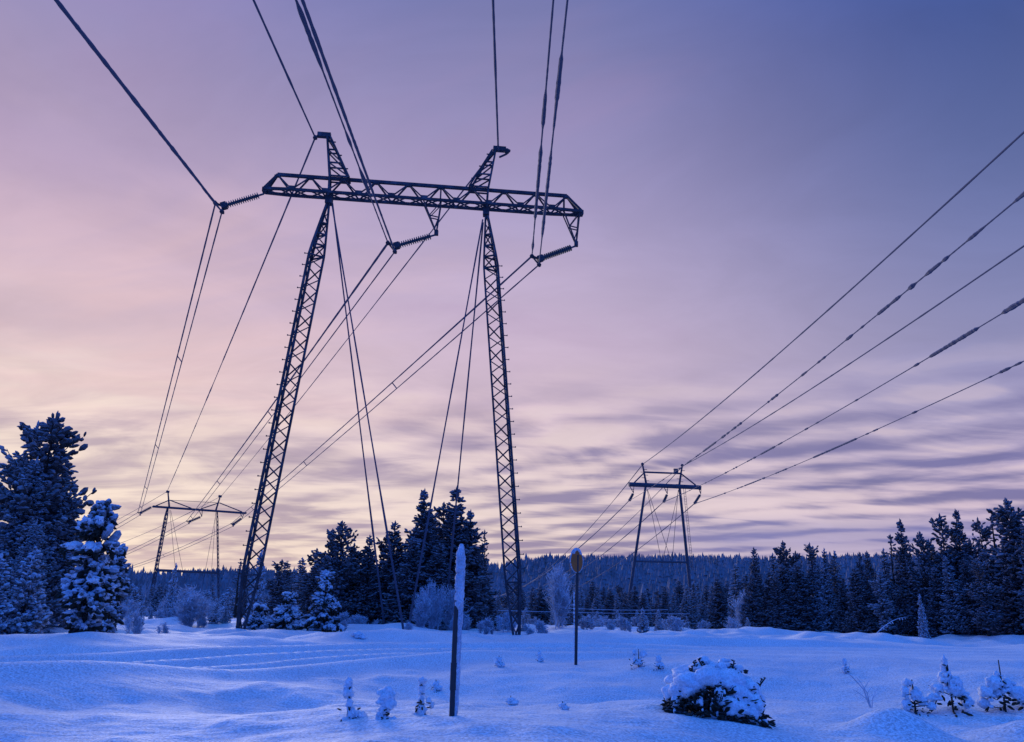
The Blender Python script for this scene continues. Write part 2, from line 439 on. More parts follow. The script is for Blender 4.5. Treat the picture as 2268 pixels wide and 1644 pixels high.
def ground_hit(px, py):
    """where the line of sight through a photo point meets the snow"""
    d = ray(px, py); lo = 5.0
    t = lo
    while t < 200:
        p = CAMPOS + d * t
        if p.z <= gz(p.x, p.y): break
        t += .1 + t * .004
    a, b = t - .1 - t * .004, t
    for _ in range(18):
        c = (a + b) / 2; p = CAMPOS + d * c
        if p.z <= gz(p.x, p.y): b = c
        else: a = c
    p = CAMPOS + d * b; p.z = gz(p.x, p.y); return p
def make_ground():
    azs = np.radians(np.concatenate([np.linspace(-180, -46, 40, endpoint=False), np.linspace(-46, 46, 470), np.linspace(46, 180, 40)[1:-1]]))
    rs = [1.5]
    while rs[-1] < 1500: rs.append(rs[-1] * (1.0105 if rs[-1] < 90 else 1.04))
    rs = np.array(rs)
    A, B = np.meshgrid(azs, rs)
    X = B * np.sin(A); Y = B * np.cos(A); Z = height(X, Y)
    na, nr = len(azs), len(rs)
    v = np.stack([X, Y, Z], -1).reshape(-1, 3)
    v = np.concatenate([v, [[0, 0, float(Z[0].mean())]]])
    i, j = np.meshgrid(np.arange(nr - 1), np.arange(na), indexing='ij')
    j2 = (j + 1) % na
    q = np.stack([i * na + j, i * na + j2, (i + 1) * na + j2, (i + 1) * na + j], -1).reshape(-1, 4)[:, ::-1]
    f = [tuple(a) for a in q.tolist()] + [(nr * na, (k + 1) % na, k) for k in range(na)]
    me = bpy.data.meshes.new('snow_ground'); me.from_pydata(v.tolist(), [], f)
    me.polygons.foreach_set('use_smooth', [True] * len(me.polygons)); me.materials.append(SNOW); me.update()
    o = bpy.data.objects.new('snow_ground', me); COL.objects.link(o); o['kind'] = 'structure'
make_ground()

# hills with forest
def crest(a):
    """crest elevation in degrees against azimuth in degrees"""
    xs = [-180, -60, -40, -30, -24, -18, -12, -5, 0, 3, 8, 14, 20, 30, 45, 70, 180]
    ys = [1.5, 1.5, 1.4, 1.5, 1.75, 2.1, 2.2, 2.6, 3.1, 3.55, 3.75, 3.85, 3.9, 3.9, 3.6, 2.5, 1.5]
    return np.interp(a, xs, ys)
def hill_z(x, y):
    r = np.hypot(x, y); a = np.degrees(np.arctan2(x, y))
    top = np.tan(np.radians(crest(a))) * 900 + 1.6 - 7
    top = top + 5 * vnoise(a / 4.5 + 9, r / 200)
    return -3.0 + (top + 3.0) * ss(r, 330, 960) - (top * .4) * ss(r, 1000, 1500)
def make_hill():
    azs = np.radians(np.linspace(-75, 75, 200)); rs = np.linspace(290, 1500, 60)
    A, B = np.meshgrid(azs, rs); X = B * np.sin(A); Y = B * np.cos(A); Z = hill_z(X, Y)
    na, nr = len(azs), len(rs)
    f = [(i * na + j, (i + 1) * na + j, (i + 1) * na + j + 1, i * na + j + 1) for i in range(nr - 1) for j in range(na - 1)]
    f = [t[::-1] for t in f]
    me = bpy.data.meshes.new('hill'); me.from_pydata(np.stack([X, Y, Z], -1).reshape(-1, 3).tolist(), [], f)
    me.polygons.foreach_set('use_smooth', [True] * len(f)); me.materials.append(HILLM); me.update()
    o = bpy.data.objects.new('hill', me); COL.objects.link(o); o['kind'] = 'structure'
    # the wood on it, one mass
    rr = random.Random(8); mb = MB()
    N = 13000
    for k in range(N):
        a = R(rr.uniform(-46, 46)); r = 330 + 680 * rr.random() ** .75
        x, y = r * math.sin(a), r * math.cos(a); z = float(hill_z(np.array([x]), np.array([y]))[0])
        h = rr.uniform(5.0, 9.5) * (.8 if r > 800 else 1.0) * (1.3 if rr.random() < .06 else 1) * (.75 + 1.1 * (.5 + float(vnoise(np.array([a * 90]), np.array([r / 60.0]))[0])) * .6); w = h * rr.uniform(.2, .32)
        vs = []; fs = []
        for lv, (t0, t1, ww) in enumerate(((.0, .5, 1.0), (.3, .78, .72), (.58, 1.0, .42))):
            o_ = len(vs); ph = rr.random() * 6
            for j in range(5):
                q = ph + j * 1.2566; kk = w * ww * rr.uniform(.75, 1.25)
                vs.append((x + math.cos(q) * kk, y + math.sin(q) * kk, z + h * t0))
            vs.append((x + rr.uniform(-.1, .1), y, z + h * t1))
            fs += [(o_ + j, o_ + (j + 1) % 5, o_ + 5) for j in range(5)]
        mb.add(vs, fs)
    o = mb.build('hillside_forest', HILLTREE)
    tag(o, 'frosty blue conifer forest covering the low hill along the horizon', 'forest', kind='stuff')
make_hill()

# ------------------------------------------------------------------ near lattice tower
TL = at_z(729, 440, 26.0); TR = at_z(1077, 465, 26.0)
TM = (TL + TR) / 2; TU = (TR - TL).normalized(); TN = Vector((-TU.y, TU.x, 0)); UZ = Vector((0, 0, 1))
def T(u, n, z): return Vector((TM.x, TM.y, 0)) + TU * u + TN * n + UZ * z

tb = T(0, 0, 0)
tower = thing('lattice_tower', 'tall dark steel lattice power tower with two leaning legs, nearest of all the pylons', 'power tower', (tb.x, tb.y, 0))

def lattice_leg(sgn):
    mb = MB(); pegs = MB()
    top_u, bot_u = sgn * 4.95, sgn * 7.38
    gzb = gz(*T(bot_u, 0, 0).xy) - .25
    zt = 25.75
    def sect(z):
        u = top_u + (bot_u - top_u) * (26 - z) / 26
        k = min(1, .12 + .88 * max(0, (zt - z)) / 3.6, .34 + .66 * max(0, z - gzb) / 3.4)
        ou = u + sgn * .44 * k; iu = u - sgn * .40 * k
        return [T(ou, -.45 * k, z), T(ou, .45 * k, z), T(iu, 0, z)]
    NS = 34
    zs = [gzb + (zt - gzb) * i / NS for i in range(NS + 1)]
    S = [sect(z) for z in zs]
    for c in range(3):
        w = .13 if c < 2 else .12
        for i in range(NS): mb.bar(S[i][c], S[i + 1][c], w)
    for i in range(NS):
        a, b = S[i], S[i + 1]
        ev = i % 2 == 0
        mb.bar(a[0] if ev else a[2], b[2] if ev else b[0], .062)       # front face
        mb.bar(a[2] if ev else a[1], b[1] if ev else b[2], .062)       # rear face, opposite phase
        mb.bar(a[0] if ev else a[1], b[1] if ev else b[0], .055)       # outer face
        if i in (4, 29, 30, 31, 32): 
            for p, q in ((0, 1), (1, 2), (2, 0)): mb.bar(a[p], a[q], .09)
    # collar plate under the crossarm and boot at the ground
    mb.bar(T(top_u, 0, 25.6), T(top_u, 0, 26.4), .40, .5)
    mb.bar(T(bot_u, 0, gzb - .3), T(bot_u, 0, gzb + .12), .5)
    leg = mb.build('leg', STEEL, tower)
    leg['wo'] = (tb.x, tb.y, 0)
    for i in range(4, 30):
        p = S[i][0]; pegs = MB(); pegs.bar(p, p + TU * sgn * .25, .04); pegs.bar(p + TU * sgn * .25 - UZ * .03, p + TU * sgn * .25 + UZ * .05, .055)
        pegs.build('step_bolt', STEEL, leg)
lattice_leg(-1); lattice_leg(1)

def crossarm():
    mb = MB(); zb, zt2 = 26.24, 27.42
    u0, u1, w = -8.95, 11.15, .40
    tops = [-8.26 + 2.05 * i for i in range(10)]; bots = [u0 + .35] + [(a + b) / 2 for a, b in zip(tops[:-1], tops[1:])] + [u1 - .35]
    tl = lambda u: T(u, 0, zt2)
    mb.bar(tl(tops[0]), tl(tops[-1]), .19)
    def half(u): return w * (.7 if u < u0 + .5 or u > u1 - .5 else 1)
    for sg in (-1, 1):
        us = [u0] + bots[1:-1] + [u1]
        for a, b in zip(us[:-1], us[1:]): mb.bar(T(a, sg * half(a), zb), T(b, sg * half(b), zb), .16)
        for i, u in enumerate(tops):
            a, b = us[i], us[i + 1]
            mb.bar(tl(u), T(a, sg * half(a), zb), .085 if 0 < i else .15)
            mb.bar(tl(u), T(b, sg * half(b), zb), .085 if i < 9 else .15)
    us = [u0] + bots[1:-1] + [u1]
    for i, (a, b) in enumerate(zip(us[:-1], us[1:])):
        c = (a + b) / 2
        mb.bar(T(a, -half(a), zb), T(c, half(c), zb), .07); mb.bar(T(c, half(c), zb), T(b, -half(b), zb), .07)
        mb.bar(T(a, half(a), zb), T(c, -half(c), zb), .06); mb.bar(T(c, -half(c), zb), T(b, half(b), zb), .06)
    for u in us[1:-1]:
        for sg in (-1, 1): mb.bar(T(u - .2, sg * (w + .09), zb + .08), T(u + .2, sg * (w + .09), zb + .08), .02, .26)
    for u in tops: mb.bar(T(u - .17, 0, zt2 - .12), T(u + .17, 0, zt2 - .12), .22, .10)
    for u in (u0, u1): mb.bar(T(u, -w * .55, zb), T(u, w * .55, zb), .22, .28)
    for u in (-4.95, 4.95): mb.bar(T(u, -w, zb), T(u, w, zb), .2, .3)
    mb.bar(tl(tops[7] if False else 2.0), T(2.0, 0, zb), .09); mb.bar(tl(10.0), T(10.0, 0, zb), .12)
    mb.build('crossarm', STEEL, tower)
crossarm()

def peak(sgn):
    mb = MB()
    def sect(k):
        z = 27.4 + 2.95 * k
        uo = sgn * (5.02 + .42 * k); ui = sgn * (3.80 + 1.42 * k)
        w = .42 * (1 - k) + .13 * k
        return [T(uo, -w, z), T(uo, w, z), T(ui, -w, z), T(ui, w, z)]
    S = [sect(k / 3) for k in range(4)]
    for c in range(4): mb.bar(S[0][c], S[3][c], .11)
    for sg in (0, 1): mb.bar(T(sgn * 4.97, (-.4, .4)[sg], 26), S[0][sg], .1)
    for i in range(4):
        if i < 3:
            for p, q in ((0, 2), (1, 3), (0, 1), (2, 3)): mb.bar(S[i][p], S[i][q], .085)
    for i in range(3):
        a, b = S[i], S[i + 1]; ev = False
        mb.bar(a[0] if ev else a[2], b[2] if ev else b[0], .075); mb.bar(a[1] if ev else a[3], b[3] if ev else b[1], .075)
        p_ = S[i][2].lerp(S[i + 1][2], .6); mb.bar(p_, p_ - TU * sgn * .18, .06)
    pk = mb.build('earth_wire_peak', STEEL, tower); pk['wo'] = (tb.x, tb.y, 0)
    cp = MB()
    c = T(sgn * 5.5 + (-.15 if sgn < 0 else .2), 0, 30.5)
    cp.bar(c - TU * .42, c + TU * .42, .3, .3)
    if sgn > 0: cp.blob(c + TU * .5 - UZ * .1, (.22, .2, .2), 2, .3); cp.bar(c + TU * .5 - UZ * .3, c - UZ * .6, .1)
    else: cp.bar(c - TU * .4 - UZ * .1, T(-6.2, 0, 30.28), .12); cp.blob(T(-6.2, 0, 30.28), (.16, .14, .16), 3, .3)
    cp.build('cap', STEEL, pk)
peak(-1); peak(1)

def hanger(ua, ub, low):
    mb = MB(); P = T(low[0], 0, low[1])
    for sg in (-.25, .25):
        a, b = T(ua, sg, 26.2), T(ub, sg, 26.2); p = P + TN * sg * .3
        mb.bar(a, p, .075); mb.bar(b, p, .085)
        m1, m2 = a.lerp(p, .45), b.lerp(p, .5)
        mb.bar(m1, m2, .06); mb.bar(b, m1, .05); mb.bar(m2, a.lerp(p, .85), .05)
    mb.bar(P + UZ * .2, P - UZ * .12, .24)
    mb.build('hanger_bracket', STEEL, tower)
hanger(.95, 2.05, (1.85, 24.1)); hanger(9.95, 11.0, (10.8, 23.98))

for top, px, py, yy in (((-4.72, 25.7), 853, 1392, 56), ((-4.72, 25.5), 897, 1396, 48.5), ((4.75, 25.3), 903, 1392, 50), ((4.78, 25.1), 983, 1392, 58)):
    e = at_y(px, py, yy); e.z = gz(e.x, e.y) - .15
    mb = MB(); a = T(top[0], 0, top[1])
    mb.tube([a.lerp(e, t / 12) for t in range(13)], [.05 + .006 * math.sin(t * 1.7) + (.02 if t > 8 else 0) for t in range(13)], 6)
    mb.build('guy_wire', WIRE, tower)

# insulator strings of the near tower
def insulator(label, a, b, sep, mat=GLASS, name='insulator_string', n=15, rad=.215, steel=STEEL, group=None):
    a = Vector(a); b = Vector(b); d = (b - a).normalized(); ln = (b - a).length
    root = thing(name, label, 'insulator', a, group)
    mb = MB(); s0, s1 = .12 * ln, .84 * ln
    mb.tube([a, a + d * s0], .06, 6)
    for i in range(n):
        t = s0 + (s1 - s0) * i / n; q = (s1 - s0) / n
        mb.disc(a + d * t, d, [(0, rad * .4), (q * .15, rad * .95), (q * .4, rad), (q * .62, rad * .45), (q, rad * .4)], 12)
    mb.build('insulator_discs', mat, root, smooth=False)
    yk = MB(); c = a + d * (s1 + .05)
    p, q = b - sep / 2, b + sep / 2
    yk.bar(c - d * .1, c + d * .25, rad * 1.9, rad * 1.7)
    yk.bar(c + d * .15, p, .14, .10); yk.bar(c + d * .1, q, .14, .10); yk.bar(p, q, .10, .08)
    yk.build('yoke_plate', steel, root)
    for e in (p, q):
        cl = MB(); cl.blob(e, (.15, .22, .14), 3, .25); cl.build('clamp', steel, root)
    return p, q
SEP = TU * .46 - UZ * .56
IA = insulator('rimed insulator string pulled off the left tip of the lattice tower crossarm', T(-8.95, 0, 26.0), T(-11.55, 0, 24.85), SEP)
IB = insulator('rimed insulator string pulled left from the middle hanger of the lattice tower', T(1.82, 0, 24.0), T(-.88, 0, 22.94), SEP)
IC = insulator('rimed insulator string pulled left from the right end hanger of the lattice tower', T(10.77, 0, 23.88), T(8.18, 0, 22.69), SEP)

# ------------------------------------------------------------------ wires
def wire_pts(p0, p1, sag, n):
    p0 = Vector(p0); p1 = Vector(p1)
    return [p0.lerp(p1, t / n) - UZ * 4 * sag * (t / n) * (1 - t / n) for t in range(n + 1)]
def rimed(pts, base, clumps, seed, thick):
    """radius along the wire: bare line with stretches of hoar frost"""
    rr = random.Random(seed); rad = [base] * len(pts)
    for c0, c1, k in clumps:
        for i in range(len(pts)):
            t = i / (len(pts) - 1)
            if c0 <= t <= c1: rad[i] = base * k * rr.uniform(.85, 1.15)
    rad = [(rad[max(0, i - 1)] + 2 * rad[i] + rad[min(len(rad) - 1, i + 1)]) / 4 for i in range(len(rad))]
    return [r * rr.uniform(1 - thick, 1 + thick) for r in rad]
def rclumps(seed, n, a=0, b=1, lmin=.004, lmax=.03, k0=1.6, k1=2.6):
    rr = random.Random(seed); out = []
    for i in range(n):
        c = rr.uniform(a, b); l = rr.uniform(lmin, lmax); out.append((c, c + l, rr.uniform(k0, k1)))
    return out
def single(name, label, cat, pts, r, clumps=(), seed=0, mat=WIRE, group=None, thick=.12):
    mb = MB(); mb.tube(pts, rimed(pts, r, clumps, seed, thick), 6)
    return tag(mb.build(name, mat, None, origin=pts[0]), label, cat, group)
def twin(label, ends, r, sag, n, clumps=((), ()), spacers=(), seed=0, mat=WIRE):
    root = thing('power_cable', label, 'power cable', ends[0][0])
    P = []
    for k, (a, b) in enumerate(ends):
        pts = wire_pts(a, b, sag, n); P.append(pts)
        mb = MB(); mb.tube(pts, rimed(pts, r[k], clumps[k], seed + k, .12), 6); mb.build('wire', mat, root)
    for t in spacers:
        i = int(t * n); mb = MB(); mb.bar(P[0][i], P[1][i], .09); mb.build('spacer', mat, root)

def front(p0, phi, a, b, ln, n=150):
    h = R(phi); d = Vector((math.sin(h), math.cos(h), 0))
    return [p0 + d * (ln * t / n) + UZ * (a * ln * t / n + b * (ln * t / n) ** 2) for t in range(n + 1)]
def twin_front(label, ends, phi, a, r, clumps, spacers, seed):
    root = thing('power_cable', label, 'power cable', ends[0]); P = []
    for k, p in enumerate(ends):
        pts = front(p, phi, a, 2e-4, 110, 440); P.append(pts)
        mb = MB(); mb.tube(pts, rimed(pts, r[k], clumps[k], seed + k, .12), 6); mb.build('wire', WIRE, root)
    for s_ in spacers:
        i = int(s_ / 110 * 440); mb = MB(); mb.bar(P[0][i], P[1][i], .07); mb.build('spacer', WIRE, root)

twin_front('frost-thick twin cable rising from the left tip insulator to the upper left picture corner', IA, 180.9, -.022, (.085, .055),
           ([(.0, .02, .8), (.03, .2, 1.12)] + rclumps(4, 6, 0, .3, .01, .03, 1.1, 1.35), rclumps(5, 6, 0, .3, .01, .03, 1.2, 1.5)), (60,), 11)
twin_front('frost-lumped twin cable from the middle insulator of the lattice tower to the picture top', IB, 180.9, -.022, (.042, .06),
           (rclumps(9, 16, .03, .3, .004, .022, 1.8, 2.9), [(.07, .3, 1.25)]), (70,), 15)
twin_front('thin twin cable from the right end insulator straight up to the picture top', IC, 179.75, -.022, (.04, .04),
           ([(.05, .115, 2.3), (.135, .15, 2.2), (.01, .02, 2.2)] + rclumps(14, 5, .1, .4), [(.04, .12, 2.1)] + rclumps(15, 7, .1, .35)), (35,), 19)
EL0, ER0 = T(-6.2, 0, 30.28), T(5.62, 0, 30.34)
single('earth_wire', 'frosted single earth wire from the left lattice peak up to the picture top', 'earth wire', front(EL0, 180.9, -.018, 2e-4, 110, 220), .06, rclumps(21, 6, 0, .3, .01, .05, 1.1, 1.3), 1)
single('earth_wire', 'frosted single earth wire from the right lattice peak up to the picture top', 'earth wire', front(ER0, 180.45, -.018, 2e-4, 110, 220), .06, rclumps(22, 6, 0, .3, .01, .05, 1.1, 1.3), 2)

# ------------------------------------------------------------------ far portal towers
def portal(label, zc, pl, pr, yaw_from_px=True):
    a = at_z(*pl, zc); b = at_z(*pr, zc)
    u = (b - a); u.z = 0; u.normalize(); n = Vector((-u.y, u.x, 0)); mid = (a + b) / 2
    root = thing('portal_tower', label, 'power tower', (mid.x, mid.y, 0))
    return root, mid, u, n
def P_(info): 
    root, mid, u, n = info
    return lambda px, py, off=0: on_plane(px, py, mid, n, off)

# left one, next tower of the same line
lt = portal('small leaning-legged portal pylon beyond the snowy spruce, behind the lattice tower', 20.5, (338, 1122), (545, 1137))
q = P_(lt); root, mid, u, n = lt
def tubepart(name, pts, r, mat, root, k=8):
    mb = MB(); mb.tube(pts, r, k); return mb.build(name, mat, root)
def latticepole(name, a, b, w, mat, root, sgn=1, n_=26):
    """slim lattice pole: three chords and lacing"""
    mb = MB(); a = Vector(a); b = Vector(b)
    def sec(t):
        p = a.lerp(b, t); k = w * min(1, .4 + t * 8, .4 + (1 - t) * 8)
        return [p - u * k * .5 - n * k * .4, p + u * k * .5 - n * k * .4, p + n * k * .5]
    S = [sec(i / n_) for i in range(n_ + 1)]
    for c in range(3):
        for i in range(n_): mb.bar(S[i][c], S[i + 1][c], w * .26)
    for i in range(n_):
        for c in range(3): mb.bar(S[i][c], S[i + 1][(c + 1 + (i % 2)) % 3], w * .16)
    return mb.build(name, mat, root)
def down(P): 
    return Vector((P.x, P.y, gz(P.x, P.y) - .4))
la, lb_ = q(371, 1127), down(q(326, 1362)); ra, rb_ = q(481, 1133), down(q(484, 1375))
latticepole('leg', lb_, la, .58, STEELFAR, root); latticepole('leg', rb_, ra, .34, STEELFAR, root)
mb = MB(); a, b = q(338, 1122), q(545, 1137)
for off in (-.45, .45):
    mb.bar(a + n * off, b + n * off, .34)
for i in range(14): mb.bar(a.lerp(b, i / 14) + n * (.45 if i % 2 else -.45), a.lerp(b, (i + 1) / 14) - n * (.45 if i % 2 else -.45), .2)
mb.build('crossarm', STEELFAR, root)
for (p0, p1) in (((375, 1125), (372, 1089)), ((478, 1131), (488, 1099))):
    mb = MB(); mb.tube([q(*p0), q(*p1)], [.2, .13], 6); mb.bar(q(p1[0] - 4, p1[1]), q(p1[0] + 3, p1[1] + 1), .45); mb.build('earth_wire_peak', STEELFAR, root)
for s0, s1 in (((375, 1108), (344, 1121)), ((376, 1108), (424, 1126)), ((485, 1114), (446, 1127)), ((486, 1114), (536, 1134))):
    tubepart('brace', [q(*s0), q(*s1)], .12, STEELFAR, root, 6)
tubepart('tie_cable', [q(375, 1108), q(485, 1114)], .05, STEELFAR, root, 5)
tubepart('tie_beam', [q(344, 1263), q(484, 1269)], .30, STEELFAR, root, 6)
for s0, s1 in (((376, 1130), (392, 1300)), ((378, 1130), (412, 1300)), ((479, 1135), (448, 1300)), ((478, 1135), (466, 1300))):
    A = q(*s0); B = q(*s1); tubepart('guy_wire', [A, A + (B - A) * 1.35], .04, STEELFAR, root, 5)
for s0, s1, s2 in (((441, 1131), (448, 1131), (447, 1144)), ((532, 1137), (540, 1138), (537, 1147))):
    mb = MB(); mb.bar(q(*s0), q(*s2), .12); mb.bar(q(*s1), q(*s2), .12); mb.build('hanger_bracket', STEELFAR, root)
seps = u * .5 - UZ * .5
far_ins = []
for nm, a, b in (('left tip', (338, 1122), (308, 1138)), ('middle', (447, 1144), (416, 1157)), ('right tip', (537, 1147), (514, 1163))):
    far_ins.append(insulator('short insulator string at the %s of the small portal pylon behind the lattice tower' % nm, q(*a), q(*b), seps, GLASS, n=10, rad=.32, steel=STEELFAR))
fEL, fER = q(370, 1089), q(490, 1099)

# back span near tower -> left far tower
twin('twin cable running down from the left tip insulator to the small portal pylon', [(IA[0], far_ins[0][0]), (IA[1], far_ins[0][1])], (.055, .045), .35 , 160, ((), ()), (.22, .5, .75, .93), 31)
twin('twin cable running down from the middle insulator past the left lattice leg', [(IB[0], far_ins[1][0]), (IB[1], far_ins[1][1])], (.06, .045), .35, 160, (((0, .5, 1.25),), ()), (.3, .62, .94), 35)
twin('twin cable running down from the right end insulator behind both lattice legs', [(IC[0], far_ins[2][0]), (IC[1], far_ins[2][1])], (.055, .045), .35 , 160, (((0, .12, 1.2),), ()), (.2, .48, .8), 39)
single('earth_wire', 'earth wire sloping from the left lattice tower peak down to the small portal pylon', 'earth wire', wire_pts(EL0, fEL, .5, 160), .045, [(.0, .33, 1.35)] + rclumps(41, 14, .33, .9, .01, .05, 1.3, 1.7), 3)
single('earth_wire', 'earth wire sloping behind the crossarm from the right lattice peak to the small pylon', 'earth wire', wire_pts(ER0 - TU * .3, fER, .5, 160), .042, [(.0, .18, 1.35), (.27, .6, 1.2)], 4)
# onward from the left far tower
END = at_y(40, 1283, 300)
for nm, (p, p2), dxx in (('left', far_ins[0], -14), ('middle', far_ins[1], 0), ('right', far_ins[2], 9)):
    e = END + u * dxx
    twin('distant twin cable leaving the small portal pylon from its %s insulator toward the snowy spruce' % nm, [(p, e), (p2, e + UZ * -.4 + u * .4)], (.05, .045), 3.6, 60, ((), ()), (.25, .6), 50)
single('earth_wire', 'distant earth wire from the left peak of the small portal pylon toward the snowy spruce', 'earth wire', wire_pts(fEL, END + u * -8 + UZ * 6, 3.4, 60), .04, (), 5)
single('earth_wire', 'distant earth wire from the right peak of the small portal pylon toward the snowy spruce', 'earth wire', wire_pts(fER, END + u * 4 + UZ * 6, 3.4, 60), .04, rclumps(55, 8), 6)

# right one, the parallel line
rt_ = portal('grey portal pylon with a box on its top beam, standing over the hill at right', 26.5, (1393, 1073), (1551, 1080))
q = P_(rt_); root, mid, u, n = rt_
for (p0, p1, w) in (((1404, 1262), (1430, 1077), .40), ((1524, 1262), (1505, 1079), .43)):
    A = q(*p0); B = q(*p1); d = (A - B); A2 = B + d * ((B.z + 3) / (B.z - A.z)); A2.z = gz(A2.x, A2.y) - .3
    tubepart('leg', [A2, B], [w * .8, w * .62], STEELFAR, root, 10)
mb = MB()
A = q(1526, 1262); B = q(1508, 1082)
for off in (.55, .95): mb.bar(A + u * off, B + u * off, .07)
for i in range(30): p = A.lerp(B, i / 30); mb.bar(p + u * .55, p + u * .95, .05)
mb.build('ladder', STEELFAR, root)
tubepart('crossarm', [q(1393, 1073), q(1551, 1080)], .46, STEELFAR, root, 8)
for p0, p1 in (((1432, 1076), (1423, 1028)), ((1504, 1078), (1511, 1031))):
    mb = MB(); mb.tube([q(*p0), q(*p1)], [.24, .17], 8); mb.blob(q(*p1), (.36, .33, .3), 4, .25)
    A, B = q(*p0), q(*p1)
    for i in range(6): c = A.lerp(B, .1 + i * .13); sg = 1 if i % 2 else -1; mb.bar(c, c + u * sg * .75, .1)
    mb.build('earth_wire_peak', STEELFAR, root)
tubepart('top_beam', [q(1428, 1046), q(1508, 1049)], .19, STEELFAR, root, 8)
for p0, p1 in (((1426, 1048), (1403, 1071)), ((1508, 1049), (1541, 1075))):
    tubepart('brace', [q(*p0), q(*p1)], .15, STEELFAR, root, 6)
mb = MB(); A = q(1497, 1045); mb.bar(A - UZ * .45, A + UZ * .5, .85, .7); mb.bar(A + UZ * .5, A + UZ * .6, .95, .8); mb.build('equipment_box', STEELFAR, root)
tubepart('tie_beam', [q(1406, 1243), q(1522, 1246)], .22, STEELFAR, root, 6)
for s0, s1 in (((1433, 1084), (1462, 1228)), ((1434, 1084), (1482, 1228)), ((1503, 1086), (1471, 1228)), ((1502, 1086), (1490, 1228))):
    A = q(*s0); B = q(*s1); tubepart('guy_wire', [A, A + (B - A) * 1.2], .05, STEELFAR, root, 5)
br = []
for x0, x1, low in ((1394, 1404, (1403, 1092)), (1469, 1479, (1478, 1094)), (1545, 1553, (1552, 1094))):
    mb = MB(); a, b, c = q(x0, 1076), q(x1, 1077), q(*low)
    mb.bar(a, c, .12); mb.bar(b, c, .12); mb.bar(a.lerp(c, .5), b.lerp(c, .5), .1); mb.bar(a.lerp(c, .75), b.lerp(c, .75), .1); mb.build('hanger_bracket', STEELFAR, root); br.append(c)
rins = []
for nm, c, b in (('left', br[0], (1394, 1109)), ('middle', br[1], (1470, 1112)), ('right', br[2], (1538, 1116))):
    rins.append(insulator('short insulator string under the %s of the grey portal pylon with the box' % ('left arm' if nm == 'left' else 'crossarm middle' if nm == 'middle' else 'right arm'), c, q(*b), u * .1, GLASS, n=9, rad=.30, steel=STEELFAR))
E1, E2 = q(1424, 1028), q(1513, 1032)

def fit_front(p0, px, py, b=2.5e-4):
    """heading and slope of a wire hung from p0 that passes over the viewer's right; the heading is that of the line"""
    best = None
    for k in range(0, 400):
        phi = 174 + k * .02; h = R(phi); d = Vector((math.sin(h), math.cos(h), 0)); nn = Vector((d.y, -d.x, 0))
        Q = on_plane(px, py, p0, nn); s_ = (Q - p0).dot(d)
        if s_ <= 0 or s_ > 400: continue
        a = (Q.z - p0.z - b * s_ * s_) / s_
        if best is None or abs(a + .045) < best[0]: best = (abs(a + .045), phi, a)
    return best[1], best[2]
for nm, p, px, py, r, cl in (
        ('topmost frosted earth wire at right, from the left peak of the boxed pylon', E1, 2268, 293, .07, [(0, 1, 1.0)]),
        ('second earth wire at right, evenly frosted, from the right peak of the boxed pylon', E2, 2268, 545, .07, [(0, 1, 1.0)])):
    phi, a = fit_front(p, px, py)
    single('earth_wire', nm, 'earth wire', front(p, phi, a, 2.5e-4, 210, 260), r, cl, 7, group=None)
for nm, pq, px, py, cl in (
        ('beaded frost-lumped cable at right between the two smooth earth wires', rins[0], 2268, 430, rclumps(61, 46, .12, .62, .0015, .006, 1.9, 3.3) + [(.30, .33, 2.6), (.255, .268, 2.4)]),
        ('cable with long frost sleeves near the right edge, fourth from the top', rins[1], 2268, 665, rclumps(62, 26, .1, .6, .0015, .007, 1.8, 3.0) + [(.50, .53, 3.2), (.545, .6, 3.5), (.30, .325, 2.6), (0, .1, 1.7)]),
        ('lowest frost-sleeved cable at right, from the right arm of the boxed pylon', rins[2], 2268, 800, rclumps(63, 30, .05, .5, .0015, .007, 1.8, 3.0) + [(.16, .20, 2.3), (.3, .36, 2.6), (0, .1, 1.6)])):
    p = (pq[0] + pq[1]) / 2; phi, a = fit_front(p, px, py)
    single('power_cable', nm, 'power cable', front(p, phi, a, 2.5e-4, 210, 1200), .042, cl, 8)
# onward from the boxed pylon, dropping behind the lattice tower
def back_end(px, py, y): return at_y(px, py, y)
for name, nm, p, e, sg, r in (
        ('earth_wire', 'distant earth wire leaving the left peak of the boxed pylon down to the hill', E1, (1085, 1330), 6.0, .06),
        ('earth_wire', 'distant earth wire leaving the right peak of the boxed pylon down to the hill', E2, (1130, 1322), 5.5, .06),
        ('power_cable', 'distant cable falling left from the left arm insulator of the boxed pylon', rins[0][0], (1030, 1322), 7.0, .085),
        ('power_cable', 'distant cable falling left from the middle insulator of the boxed pylon', rins[1][0], (1070, 1330), 7.0, .07),
        ('power_cable', 'distant cable falling left from the right arm insulator of the boxed pylon', rins[2][0], (1100, 1338), 7.0, .07)):
    single(name, nm, 'earth wire' if name == 'earth_wire' else 'power cable', wire_pts(p, back_end(*e, 330), sg, 90), r, rclumps(hash(nm) % 1 + len(nm), 14, 0, .7, .005, .02, 1.3, 2.0), 9, mat=WIRE)

# snowy low line strung across the field's far side
for k, (pa, pb, lab) in enumerate((((1285, 1347), (1440, 1350), 'upper of two thin snowy wires strung low before the far dark trees'), ((1090, 1350), (1440, 1358), 'lower of two thin snowy wires strung low before the far dark trees'))):
    a = at_y(*pa, 84); b = at_y(*pb, 84); d = (b - a)
    single('field_wire', lab, 'wire', wire_pts(a - d * .3, b + d * .25, .12, 30), .03, (), 10 + k, mat=WIREPALE)

